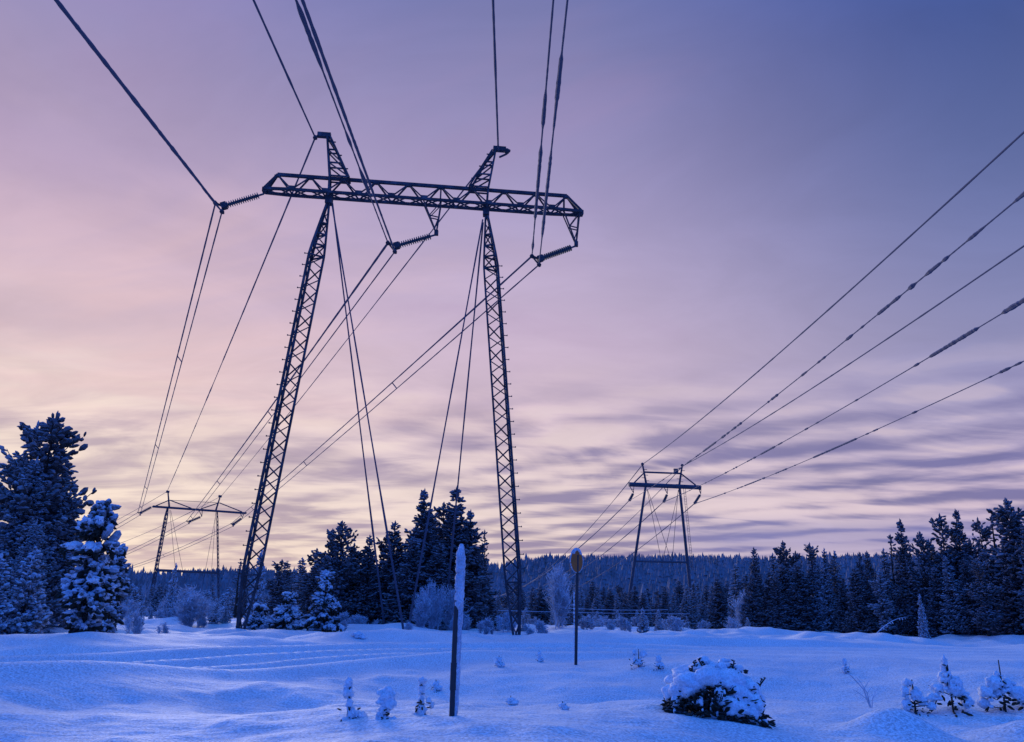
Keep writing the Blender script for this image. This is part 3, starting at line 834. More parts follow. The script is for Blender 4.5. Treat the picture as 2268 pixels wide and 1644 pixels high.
# ------------------------------------------------------------------ trees
def conifer_mesh(seed, H=10.0, W=1.9, kind='spruce', tuft=(.42, .095), dens=1.15, low=.06, bare=0.0):
    rr = random.Random(seed); random.seed(seed)
    tr, cr = MB(), MB()
    lean = rr.uniform(-.03, .03)
    ax = lambda z: Vector((lean * z + .06 * math.sin(z * .8 + seed), .05 * math.cos(z * .7 + seed), z))
    tr.tube([ax(H * t / 10) for t in range(11)], [.16 * (H / 10) * (1 - t / 10.6) + .012 for t in range(11)], 7)
    z = H * low
    step = .34 * H / 10
    while z < H * .97:
        t = z / H
        if kind == 'spruce': Lr = W * (1 - t) ** .78 * (.72 + .28 * math.sin(min(1, t * 6) * 1.57))
        else: Lr = W * (1 - t) ** .5 * (.35 + .65 * min(1, t * 2.4)) * (.7 + .45 * math.sin(t * 19 + seed))
        nb = max(3, int((5 + 5 * (1 - t)) * dens))
        for b in range(nb):
            if rr.random() < bare: continue
            q = rr.random() * 6.283; ln = Lr * rr.uniform(.55, 1.18)
            if rr.random() < .08: ln *= 1.12
            if kind == 'spruce': rise0, curve = rr.uniform(-.35, .05) + .5 * t, rr.uniform(.05, .35)
            else: rise0, curve = rr.uniform(-.15, .35) + .4 * t, rr.uniform(.1, .5)
            d = Vector((math.cos(q), math.sin(q), 0)); sd_ = Vector((-d.y, d.x, 0)); p0 = ax(z + rr.uniform(-.2, .2) * step)
            bp = lambda s_: p0 + d * (ln * s_) + UZ * (ln * (rise0 * s_ + curve * s_ * s_ - .25 * s_ * (1 - s_)))
            if ln > .4: tr.tube([bp(0), bp(.5), bp(.97)], [.035 * ln / W + .012, .026, .016], 4)
            nt_ = max(2, int(ln * 5.2 * dens / (tuft[0] / .5)))
            for k in range(nt_):
                s_ = (k + rr.random()) / nt_
                s_ = .18 + .82 * s_
                p = bp(s_) + sd_ * rr.gauss(0, .06 * ln * s_)
                dr = (d * rr.uniform(.1, .9) + sd_ * rr.uniform(-.8, .8) + UZ * rr.uniform(-.25, .85)).normalized()
                kk = rr.uniform(.65, 1.3) * (.75 + .25 * (1 - t))
                cr.spindle(p, dr, tuft[0] * kk, tuft[1] * kk * rr.uniform(.8, 1.3), 5)
        z += step * rr.uniform(.8, 1.2)
    # leader
    tp = ax(H * .95)
    for k in range(7):
        cr.spindle(ax(H * (.90 + .012 * k)), (rr.uniform(-.5, .5), rr.uniform(-.5, .5), 1), tuft[0] * .8, tuft[1] * .8, 5)
    cr.spindle(tp, (0, 0, 1), H * .05 + tuft[0] * .4, tuft[1] * .7, 5)
    return tr, cr

def proto_tree(name, mats, **kw):
    tr, cr = conifer_mesh(**kw)
    tme = tr.build('trunk', BARK, None, origin=(0, 0, 0)); cme = cr.build('crown', mats, None, origin=(0, 0, 0))
    return name, tme, cme
def place(proto, label, cat, loc, rz, sc, group=None, top=True):
    name, tme, cme = proto
    o = thing(name, label, cat, loc, group, rz, sc)
    for src in (tme, cme):
        c = src.copy(); COL.objects.link(c); c.parent = o
    return o
PROTO = {}
PROTO['s1'] = proto_tree('spruce_tree', SPRUCE, seed=1, W=1.5, dens=1.5)
PROTO['s2'] = proto_tree('spruce_tree', SPRUCE, seed=2, W=1.95, dens=1.55)
PROTO['s3'] = proto_tree('spruce_tree', SPRUCE2, seed=3, W=1.35, dens=1.3)
PROTO['p1'] = proto_tree('pine_tree', SPRUCE, seed=4, W=1.9, kind='pine', low=.1, tuft=(.48, .11))
PROTO['p2'] = proto_tree('pine_tree', SPRUCE, seed=5, W=2.4, kind='pine', low=.16, tuft=(.5, .12))
PROTO['p3'] = proto_tree('pine_tree', SPRUCE2, seed=6, W=1.5, kind='pine', low=.2, tuft=(.48, .11))
PROTO['p4'] = proto_tree('pine_tree', SPRUCE2, seed=14, W=2.4, kind='pine', low=.1, tuft=(.36, .075), dens=1.9)
PROTO['s4'] = proto_tree('spruce_tree', SPRUCE2, seed=15, W=2.0, tuft=(.30, .07), dens=1.9)
PROTO['l1'] = proto_tree('snowy_spruce', LADEN, seed=7, W=2.2, tuft=(.75, .2), dens=.9, low=.02)
PROTO['l2'] = proto_tree('snowy_spruce', LADEN, seed=8, W=2.6, tuft=(.8, .22), dens=.9, low=.02, bare=.1)
PROTO['n1'] = proto_tree('spindly_spruce', SPRUCE, seed=9, W=1.0, dens=.55, bare=.3)

def bush_mesh(seed, h=2.0, w=1.0, n=70, r=.022, curl=.35):
    """leafless rime-coated shrub: several leaning stems, each with its own spray of twigs"""
    rr = random.Random(seed); mb = MB()
    stems = [(rr.uniform(-.6, .6) * w, rr.uniform(-.5, .5) * w, rr.uniform(.45, 1.0), rr.uniform(-.3, .3), rr.uniform(-.2, .2)) for _ in range(5)]
    stems[0] = (0, 0, 1.0, rr.uniform(-.12, .12), 0)
    for i in range(n):
        sx, sy, sh, lx, ly = stems[min(4, int(rr.random() ** 1.3 * 5))]
        a = rr.random() * 6.283; q = rr.random() ** .8
        t0 = rr.uniform(0, .75); hh = h * sh
        p = Vector((sx + lx * hh * t0, sy + ly * hh * t0, hh * t0))
        ln = hh * (1 - t0) * rr.uniform(.35, 1.0) + .12 * h
        out = Vector((math.cos(a) * q * .55 + lx, math.sin(a) * q * .55 + ly, 1)).normalized()
        pts = [p + out * ln * (t / 5) - UZ * curl * ln * q * (t / 5) ** 3 + Vector((rr.gauss(0, .025), rr.gauss(0, .025), 0)) * h * .5 for t in range(6)]
        mb.tube(pts, [r * 1.3, r * 1.2, r * 1.1, r, r * .8, r * .5], 4)
        for k in range(6):
            t = rr.randint(1, 5); b = pts[t]
            d = (out * .5 + Vector((rr.gauss(0, .8), rr.gauss(0, .8), rr.uniform(-.3, .8)))).normalized()
            mb.spindle(b, d, h * rr.uniform(.05, .16), r * rr.uniform(.9, 1.9), 4)
    for (sx, sy, sh, lx, ly) in stems:
        mb.tube([Vector((sx, sy, -.1)), Vector((sx + lx * h * sh * .5, sy + ly * h * sh * .5, h * sh * .5)), Vector((sx + lx * h * sh, sy + ly * h * sh, h * sh))], [r * 2.0, r * 1.6, r * .8], 5)
    return mb
def proto_bush(name, mat, **kw):
    return name, bush_mesh(**kw).build('twigs', mat, None, origin=(0, 0, 0))
def place1(proto, label, cat, loc, rz, sc, group=None):
    name, me = proto
    o = me.copy(); o.name = name; COL.objects.link(o); o.location = loc; o.rotation_euler = (0, 0, rz)
    o.scale = (sc, sc, sc) if not isinstance(sc, tuple) else sc
    return tag(o, label, cat, group)
PROTO['b1'] = proto_bush('frosted_bush', RIME, seed=21, n=210, r=.012)
PROTO['b2'] = proto_bush('frosted_bush', RIME, seed=22, w=1.5, n=260, r=.012)
PROTO['b3'] = proto_bush('frosted_birch', RIME, seed=23, h=4.0, w=1.1, n=420, r=.013, curl=.2)
PROTO['b4'] = proto_bush('frosted_birch', RIME, seed=27, h=4.0, w=1.5, n=420, r=.013, curl=.25)

def base_at(px, y):
    """ground point seen at picture column px, y metres ahead"""
    p = at_y(px, 1380, y); return Vector((p.x, p.y, gz(p.x, p.y)))
def tree_to(key, px, toppy, y, label, cat='tree', group=None, wide=1.0, H=10.0, sink=.15, rz=None):
    b = base_at(px, y)
    t = at_y(px, toppy, y); t = on_plane(px, toppy, b, Vector((0, 1, 0)))
    h = (t.z - b.z + sink) / H
    b.z -= sink
    rz = random.uniform(0, 6.28) if rz is None else rz
    fn = place1 if len(PROTO[key]) == 2 else place
    return fn(PROTO[key], label, cat, b, rz, (h * wide, h * wide, h), group)

random.seed(77)
# central clump
C_ = 'dark trees clumped behind the lattice tower'
for key, px, top, y, lab, wd in (
    ('s2', 925, 1086, 60, 'tall pointed dark spruce in the clump, with the left of its two high tips', 1.15),
    ('s1', 998, 1080, 61, 'tallest dark spruce of the clump, directly behind the snow-capped post', 1.3),
    ('p1', 972, 1116, 63, 'dark bushy pine wedged between the two tallest spruces of the clump', 1.1),
    ('s2', 1032, 1132, 60, 'broad dark spruce on the right shoulder of the clump', 1.15),
    ('n1', 1068, 1176, 62, 'spindly little spruce with curled tip at the right end of the clump', 1.0),
    ('p2', 742, 1156, 58, 'broad dark pine with a twin top between the lattice legs', 1.15),
    ('s1', 716, 1172, 60, 'narrow dark spruce leaning on the twin-topped pine from its left', 1.0),
    ('s1', 802, 1186, 59, 'dark spruce with ragged tip right of the twin-topped pine', 1.25),
    ('p1', 776, 1205, 62, 'short dark pine filling the gap beside the twin-topped pine', 1.2),
    ('s2', 868, 1156, 60, 'dark spruce where the guy wires pass, left shoulder of the clump', 1.25),
    ('p1', 838, 1186, 62, 'rounded dark pine at the dip in the middle of the clump', 1.15),
    ('p1', 690, 1216, 62, 'low rounded dark pine at the left end of the clump', 1.3),
    ('s3', 662, 1236, 66, 'small dark spruce tapering off left of the clump', 1.3),
    ('s2', 900, 1190, 57, 'dense dark spruce low in the front of the clump, under the tall left tip', 1.5),
    ('s2', 960, 1205, 57, 'dense dark spruce low in the front of the clump, left of the post', 1.5),
    ('p1', 1020, 1210, 58, 'low dark pine in the front of the clump, right of the post', 1.4),
    ('s2', 880, 1215, 64, 'dark spruce filling the back of the clump under its left shoulder', 1.7), ('s2', 950, 1150, 65, 'dark spruce filling the back of the clump between its two tips', 1.7),
    ('s2', 1015, 1165, 65, 'dark spruce filling the back of the clump under its right shoulder', 1.7), ('s2', 1050, 1215, 64, 'dark spruce low at the right back of the clump', 1.6),
    ('s2', 760, 1222, 63, 'dark spruce filling the back below the twin-topped pine', 1.8), ('s2', 820, 1235, 64, 'dark spruce low at the back under the dip of the clump', 1.8),
    ('s2', 700, 1258, 64, 'dark spruce low at the left back of the clump', 1.8)):
    tree_to(key, px, top, y, lab, group=C_, wide=wd * (1.0 if top < 1200 else 1.2))
for k in range(26):
    px = 684 + k * 15.2 + random.uniform(-5, 5)
    env = np.interp(px, [670, 700, 742, 775, 802, 838, 868, 900, 925, 960, 998, 1030, 1068, 1085], [1250, 1215, 1165, 1205, 1195, 1225, 1165, 1150, 1100, 1135, 1095, 1140, 1190, 1240])
    tree_to(random.choice(['s1', 's1', 's2', 's3']), px, env + random.uniform(14, 60), random.uniform(60, 66), 'dark spruce packed into the dense middle of the clump behind the lattice tower', group='packed spruces inside the clump', wide=1.25 if px < 880 else 1.0)
G1 = 'small dark trees on the skyline beside the left lattice leg'
for key, px, top, y, lab, wd in (
    ('n1', 517, 1244, 105, 'tiny pointed spruce on the skyline just left of the left lattice leg', 1.8),
    ('s3', 532, 1256, 108, 'tiny stubby spruce on the skyline touching the left lattice leg', 1.5),
    ('p1', 606, 1240, 95, 'small round-topped pine on the skyline right of the left lattice leg', 1.7),
    ('s1', 625, 1246, 98, 'small pointed spruce on the skyline right of the round-topped pine', 1.5),
    ('s3', 645, 1262, 100, 'smallest spruce on the skyline between the left lattice leg and the clump', 1.6)):
    tree_to(key, px, top, y, lab, group=G1, wide=wd)
tree_to('l1', 563, 1222, 55, 'snow-covered spruce standing inside the foot of the left lattice leg', wide=.62)

# right forest edge
RF = 'dark frosted conifers of the forest edge at right'
rowr = [(1682, 1214, 's1', 1.0, 'slim dark conifer first in the right forest, column-shaped'), (1722, 1226, 's3', 1.3, 'small pale conifer between the first slim tree and the flat-topped pine'),
        (1747, 1200, 'p2', 1.0, 'flat-topped spreading pine near the left end of the right forest'), (1772, 1222, 'p1', 1.1, 'round pine pressed against the flat-topped pine on its right'),
        (1812, 1204, 'p1', 1.1, 'dome-topped pine in the left half of the right forest'), (1836, 1216, 's3', 1.1, 'narrow conifer in the right forest beside the dome-topped pine'),
        (1860, 1222, 'p3', 1.2, 'low conifer between the dome-topped pine and the forest dip'), (1916, 1224, 's1', 1.0, 'first of two small pointed spruces in the forest dip'),
        (1940, 1222, 's2', .9, 'second of two small pointed spruces in the forest dip'), (1972, 1216, 's3', 1.1, 'short frosty conifer at the right side of the forest dip'),
        (1992, 1186, 'n1', 1.3, 'thin spindly spruce just left of the spire-like spruce'), (2016, 1152, 's1', 1.05, 'spire-like tall spruce at the middle of the right forest'),
        (2060, 1180, 'p2', .9, 'airy open-crowned pine right of the spire-like spruce'), (2084, 1196, 'p3', 1.1, 'lower pine squeezed behind the open-crowned pine'),
        (2110, 1142, 'p1', 1.1, 'tall knobby pine left of the highest pointed spruce'), (2150, 1130, 's2', 1.05, 'broad pointed spruce, tallest in the middle of the right forest'),
        (2176, 1196, 'p1', 1.2, 'dark pine under the shoulder of the broad pointed spruce'), (2204, 1150, 'p1', 1.0, 'cone-shaped dark pine near the right picture edge'),
        (2230, 1146, 'n1', 1.6, 'thin column spruce between the cone-shaped pine and the edge tree'), (2268, 1108, 'p2', 1.2, 'large dark pine cut by the right picture edge'),
        (2292, 1130, 's2', 1.2, 'dark spruce mostly outside the right picture edge')]
for px, top, key, wd, lab in rowr:
    y = 80 - (px - 1640) / 630 * 20 + random.uniform(-1.5, 1.5)
    tree_to(key, px, top, y, lab, group=RF, wide=wd * .88)
for k in range(34):
    px = 1630 + k * 19.5 + random.uniform(-8, 8)
    y = 78 - (px - 1640) / 630 * 20 + random.uniform(-3, 9)
    top = 1262 - 55 * max(0, (px - 1950) / 320) + random.uniform(-22, 20)
    tree_to(random.choice(['s2', 'p1', 's1', 's3', 'p3', 's2']), px, top, y, 'low dark conifer filling in among the taller trees of the right forest', group='understorey conifers of the right forest', wide=1.35)

# mid-distance trees between the lattice tower and the right forest
for k in range(52):
    px = 1085 + k * 11.2 + random.uniform(-6, 6)
    y = random.uniform(98, 150)
    top = random.uniform(1284, 1322) - (12 if px > 1560 else 0)
    tree_to(random.choice(['s2', 's3', 'p1', 's1', 's3']), px, top, y, 'small dark conifer in the row closing the snowfield below the boxed pylon', group='conifers closing the snowfield below the boxed pylon', wide=1.5)
for k in range(40):
    px = 215 + k * 11.0 + random.uniform(-6, 6)
    y = random.uniform(110, 170)
    tree_to(random.choice(['s3', 's3', 'p3', 's2', 'l1']), px, random.uniform(1292, 1322), y, 'small frosted conifer in the far scrub below the small portal pylon', group='frosted conifers below the small portal pylon', wide=1.6)
tree_to('l2', 372, 1250, 70, 'slim snowy spruce crossing the tie beam of the small portal pylon', wide=.5)

# left group
tree_to('p2', 36, 915, 40, 'big dark pine at the left picture edge, taller than every other tree', wide=1.0, rz=1.0)
tree_to('p4', -8, 932, 42, 'dark pine behind the big one, cut by the left picture edge', wide=1.2)
tree_to('s4', 62, 985, 42.5, 'dark spruce filling in behind the big left pine', wide=1.3)
tree_to('s4', 5, 1010, 39, 'dark spruce low against the left picture edge before the big pine', wide=1.3)
tree_to('p4', 95, 1085, 41, 'shorter dark pine on the right flank of the big left pine', wide=1.35)
tree_to('s4', 30, 1150, 37.5, 'dark spruce low in front of the big left pine', wide=1.2)
tree_to('l2', 45, 1215, 34, 'squat snow-heaped spruce under the big left pine', wide=1.0)
tree_to('l2', -25, 1230, 33, 'snow-heaped spruce cut by the left picture edge', wide=1.1)

def pillow_tree(px, toppy, y, label, wpx, seed, cover=.6, fat=1.0, tips=5, column=False, name='snowy_spruce'):
    """young spruce buried in thick pillows of snow"""
    rr = random.Random(seed); random.seed(seed)
    b = base_at(px, y); t = on_plane(px, toppy, b, Vector((0, 1, 0))); H = t.z - b.z
    W = wpx / FPX * y * 1.03 / 2
    if column: shape = lambda z: .62 * min(1.0, .5 + z * 3.5) * (1 - max(0, z - .62) / .38) ** .9 * (1.12 if .3 < z < .7 else 1)
    else: shape = lambda z: min(1.0, .6 + z * 2.5) * (1 - max(0, z - .15) / .85) ** .8
    root = thing(name, label, 'tree', b)
    tr, nd_, sn, fr = MB(), MB(), MB(), MB()
    tr.tube([b + UZ * (H * k / 8) for k in range(9)], [.11 * (1 - k / 9) + .02 for k in range(9)], 7); 
    z = .05
    while z < .98:
        Lr = W * shape(z) * (.80 + .28 * math.sin(z * 17 + seed)) + .10
        nb = int(5 + 5 * (1 - z))
        for k in range(nb):
            q = rr.random() * 6.283; ln = Lr * rr.uniform(.5, 1.12); d = Vector((math.cos(q), math.sin(q), 0))
            up = rr.uniform(-.55, .1) if z < .7 else rr.uniform(.4, 1.3)
            p0 = b + UZ * (z * H); p1 = p0 + d * ln + UZ * (ln * up * .8)
            pm = p0.lerp(p1, .55) + UZ * .10 * ln
            tr.tube([p0, pm, p1], [.03, .02, .012], 4)
            nj = 3 + int(ln * 7)
            for j in range(nj):
                t = .2 + .8 * j / nj
                p = p0.lerp(pm, t * 1.8) if t < .55 else pm.lerp(p1, (t - .55) / .45)
                nd_.spindle(p - UZ * .04, d * .6 + Vector((rr.gauss(0, .6), rr.gauss(0, .6), rr.uniform(-1.0, .0))), rr.uniform(.2, .42), rr.uniform(.05, .085), 5)
                if rr.random() < .75:
                    fr.spindle(p, d * .8 + Vector((rr.gauss(0, .5), rr.gauss(0, .5), rr.uniform(-.3, .6))), rr.uniform(.2, .42), rr.uniform(.06, .12), 6)
            if rr.random() < cover:
                dd = (p1 - pm).normalized(); rot = dd.to_track_quat('X', 'Z').to_matrix()
                m_ = (.10 + .13 * rr.random()) * fat
                sn.blob(pm.lerp(p1, rr.uniform(.3, .7)) + UZ * m_ * .2, (min(ln * .42, .30, m_ * rr.uniform(1.5, 2.4)), m_ * rr.uniform(.65, 1.0), m_ * rr.uniform(.45, .75)), rr.random() * 50, .6, 3, rot, freq=2.2)
        z += .055 * rr.uniform(.8, 1.2)
    FIN = ((.0, .55), (.2, 1.0), (.6, 1.05), (.88, .85))
    ln = H * (.15 if column else .09); fr_ = .155 if column else .10
    for k in range(tips):
        a = k * 2.4 + rr.random(); dr = Vector((math.cos(a) * .6, math.sin(a) * .5, 1))
        c = b + UZ * H * (.66 + .17 * k / max(1, tips - 1)) + Vector((math.cos(a), math.sin(a), 0)) * W * (.30 if column else .15) * (1 - k / tips)
        tr.tube([b + UZ * H * .62, c], .02, 4)
        fr.spindle(c, dr, ln * rr.uniform(.7, 1.1), fr_ * rr.uniform(.8, 1.1), 7, prof=FIN)
    fr.spindle(b + UZ * H * .80, (.06, 0, 1), H * .2, fr_ * 1.1, 7, prof=FIN)
    tr.build('trunk', BARK, root); nd_.build('needles', NEEDLE, root); fr.build('frosted_shoots', LADEN, root); sn.build('snow_load', SNOWCAP, root, smooth=True)
pillow_tree(186, 1112, 29, 'young spruce buried in thick snow pillows, left in front of the dark pines', 150, 3, cover=.45, tips=8, column=True)
pillow_tree(232, 1212, 33, 'smaller snow-pillowed spruce half hidden behind the buried young spruce', 60, 4, column=True)
pillow_tree(714, 1270, 47, 'white snow-buried spruce standing alone between the lattice legs', 92, 5)
pillow_tree(636, 1318, 49, 'round-topped snow-buried spruce left of the lone white spruce', 70, 12)
pillow_tree(575, 1345, 50, 'low snow-covered spruce tucked behind the foot of the left lattice leg', 60, 13)

# frosted scrub
random.seed(99)
SB = 'frosted bushes in the scrub beyond the snowy track'
def bush(key, px, top, y, lab, wd=1.0, grp=SB, hh=2.0):
    tree_to(key, px, top, y, lab, 'bush', grp, wd, H=hh, sink=.05)
for px, top, y, lab, wd, k in (
    (252, 1388, 33, 'small round frosted bush at the foot of the buried young spruce', 1.1, 'b1'), (303, 1352, 39, 'upright frosted bush below the left leg of the small portal pylon', .9, 'b1'),
    (368, 1380, 39, 'small pale frosted bush alone at the snowfield edge, left of the lattice tower', 1.0, 'b1'), (905, 1378, 48, 'rime-heaped bush where the guy wires meet the snow', 1.3, 'b2'),
    (588, 1382, 48, 'low frosted bush right of the left lattice foot', 1.6, 'b2'), (668, 1372, 49, 'low frosted bush left of the lone white spruce', 1.2, 'b1'),
    (762, 1374, 50, 'low frosted bush right of the lone white spruce', 1.2, 'b1'), (1080, 1370, 50, 'frosted bush left of the right lattice foot', 1.3, 'b2'),
    (1195, 1376, 52, 'frosted bush right of the right lattice foot', 1.3, 'b2')):
    bush(k, px, top, y, lab, wd)
for px, top, y, lab, wd in ((952, 1296, 53, 'tall white frosted birch left of the snow-capped post', .7), (1000, 1312, 54, 'white frosted birch right behind the snow-capped post', .8),
                            (1236, 1262, 66, 'pale frosted birch left of the round sign', .7),
                            (935, 1318, 52, 'short frosted birch at the left of the white birch group', 1.1), (1652, 1318, 76, 'pale frosted birch at the left end of the right forest', .8),
                            ):
    tree_to(random.choice(['b3', 'b4']), px, top, y, lab, 'tree', 'frosted birches', wd, H=4.0)
for k in range(26):
    px = random.uniform(228, 520); y = random.uniform(56, 95)
    tree_to(random.choice(['l1', 'l2']), px, random.uniform(1318, 1358), y, 'small snow-laden conifer standing in the pale scrub below the small portal pylon', group='small snow-laden conifers in the scrub below the small pylon', wide=1.0)
for k in range(30):
    px = random.uniform(225, 530); y = random.uniform(58, 105)
    bush(random.choice(['b1', 'b2', 'b3']), px, random.uniform(1342, 1368), y, 'pale frosted bush in the dense scrub below the small portal pylon', 1.6, 'frosted scrub below the small portal pylon')
for k in range(34):
    px = random.uniform(600, 1130); y = random.uniform(52, 60)
    bush(random.choice(['b1', 'b2']), px, random.uniform(1355, 1384), y, 'low frosted bush at the foot of the dark tree clump', 1.3, 'low frosted bushes at the foot of the dark clump')
for k in range(18):
    px = random.uniform(1100, 1660); y = random.uniform(64, 92)
    tree_to(random.choice(['l1', 'l2']), px, random.uniform(1340, 1374), y, 'small snow-laden conifer at the far edge of the open snowfield at right', group='small snow-laden conifers edging the right snowfield', wide=1.0)
for k in range(20):
    px = random.uniform(1100, 1680); y = random.uniform(62, 95)
    bush(random.choice(['b1', 'b2']), px, random.uniform(1362, 1384), y, 'low frosted bush at the far edge of the open snowfield at right', 1.6, 'low frosted bushes edging the right snowfield')

tree_to('l1', 2044, 1318, 60, 'pale snow-laden spruce gleaming low in the right forest under the spire-like spruce', wide=.55)
for k in range(9):
    tree_to(random.choice(['s1', 's2', 'p1']), 2310 + k * 34, 1120 + random.uniform(-30, 60), 58 + random.uniform(-3, 3), 'dark conifer of the right forest continuing past the picture edge', group='conifers continuing past the right picture edge', wide=1.1)
# bent sapling in front of the right forest
mb = MB(); a = base_at(1928, 60); b = base_at(2010, 61)
pts = []
for k in range(13):
    t = k / 12; p = a.lerp(b, t ** .8); p.z = a.z - .1 + 1.5 * (t * (2.0 - t)) ** .8; pts.append(p)
mb.tube(pts, [.036 - .002 * k for k in range(13)], 6)
for k in range(14):
    i = random.randint(3, 12); mb.spindle(pts[i], (random.gauss(0, .4), random.gauss(0, .4), -.5), .22, .03, 5)
tag(mb.build('bent_sapling', RIME, None, origin=a), 'thin white sapling bowed over by snow before the right forest', 'sapling')

# ------------------------------------------------------------------ roadside posts
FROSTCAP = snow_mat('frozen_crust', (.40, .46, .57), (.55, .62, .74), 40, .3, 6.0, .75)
def snow_post():
    b = ground_hit(1001, 1586)
    root = thing('snow_capped_post', 'tall dark post with a snow cap and snow stuck along one side', 'post', b)
    ht = at_y(1007, 1206, b.y).z - b.z; lean = Vector((.0, 0, 1))
    mb = MB(); mb.tube([b - UZ * .4, b + UZ * (ht * .5), b + UZ * (ht - .42) + Vector((.02, 0, 0))], [.036, .034, .031], 14); mb.tube([b + UZ * (.30), b + UZ * .62], .041, 14); mb.build('pole', GALV, root, smooth=False)
    sn = MB(); rr = random.Random(4)
    for k in range(42):
        z = ht * (.02 + .80 * k / 41); m_ = .052 + .014 * rr.random() + (.012 if k > 25 else 0)
        sn.blob(b + UZ * z + Vector((.038 + .006 * rr.random() + .014 * z / ht, .016, 0)), (m_ * .60, m_ * .6, .09), k, .3, 2)
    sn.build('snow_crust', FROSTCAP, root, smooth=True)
    cp = MB(); c = b + UZ * (ht - .34) + Vector((.035, 0, 0))
    for k in range(18):
        t = k / 17
        m_ = .047 + .016 * min(1, t * 2) - (.018 if 9 <= k <= 10 else 0) - .022 * max(0, t - .85) / .15
        cp.blob(c + UZ * (-.42 + .70 * t) + Vector((rr.gauss(0, .004) + (.012 if 9 <= k <= 10 else 0), 0, 0)), (m_, m_, .07), k * 3, .22, 3)
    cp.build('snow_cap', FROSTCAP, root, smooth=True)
snow_post()

def round_sign():
    b = ground_hit(1275, 1473)
    root = thing('round_marker_sign', 'round brown roadside sign with frosted rim on a thin pole', 'sign', b)
    tp = at_y(1277, 1243, b.y); ht = tp.z - b.z
    mb = MB(); mb.tube([b - UZ * .3, Vector((tp.x + .03, b.y + .04, tp.z + .2))], .048, 12); mb.build('pole', GALV, root)
    rs = MB(); rr = random.Random(2)
    for k in range(16): rs.blob(b + UZ * (.35 + k * .12) + Vector((-.045, -.01, 0)), (.018, .022, .06), k, .3, 2)
    rs.build('snow_crust', SNOWCAP, root, smooth=True)
    ang = R(52); nrm_ = Vector((math.sin(ang), -math.cos(ang), 0))
    c = Vector((tp.x, b.y, tp.z))
    fc = MB(); fc.disc(c - nrm_ * .03, nrm_, [(0, .34), (.012, .35), (.045, .35), (.05, .335)], 48); fc.build('sign_disc', SIGNM, root)
    rim = MB(); a = nrm_.cross(UZ).normalized(); rr = random.Random(5)
    for k in range(64):
        q_ = 2 * math.pi * k / 64; up = math.sin(q_)
        m_ = .010 + .012 * rr.random() + max(0, up) ** 2 * .022 + max(0, -math.cos(q_)) * .006
        rim.blob(c + (a * math.cos(q_) + UZ * math.sin(q_)) * (.352 + m_ * .4) , (m_ * 1.1, m_ * 1.2, m_), k, .25, 2)
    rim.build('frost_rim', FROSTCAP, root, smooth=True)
    cp = MB()
    for k in range(7):
        x = (k - 3) / 3; cp.blob(c + a * x * .20 + UZ * (.375 - .12 * x * x), (.07, .06, .05), k, .2, 2)
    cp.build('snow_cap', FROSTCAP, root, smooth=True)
round_sign()

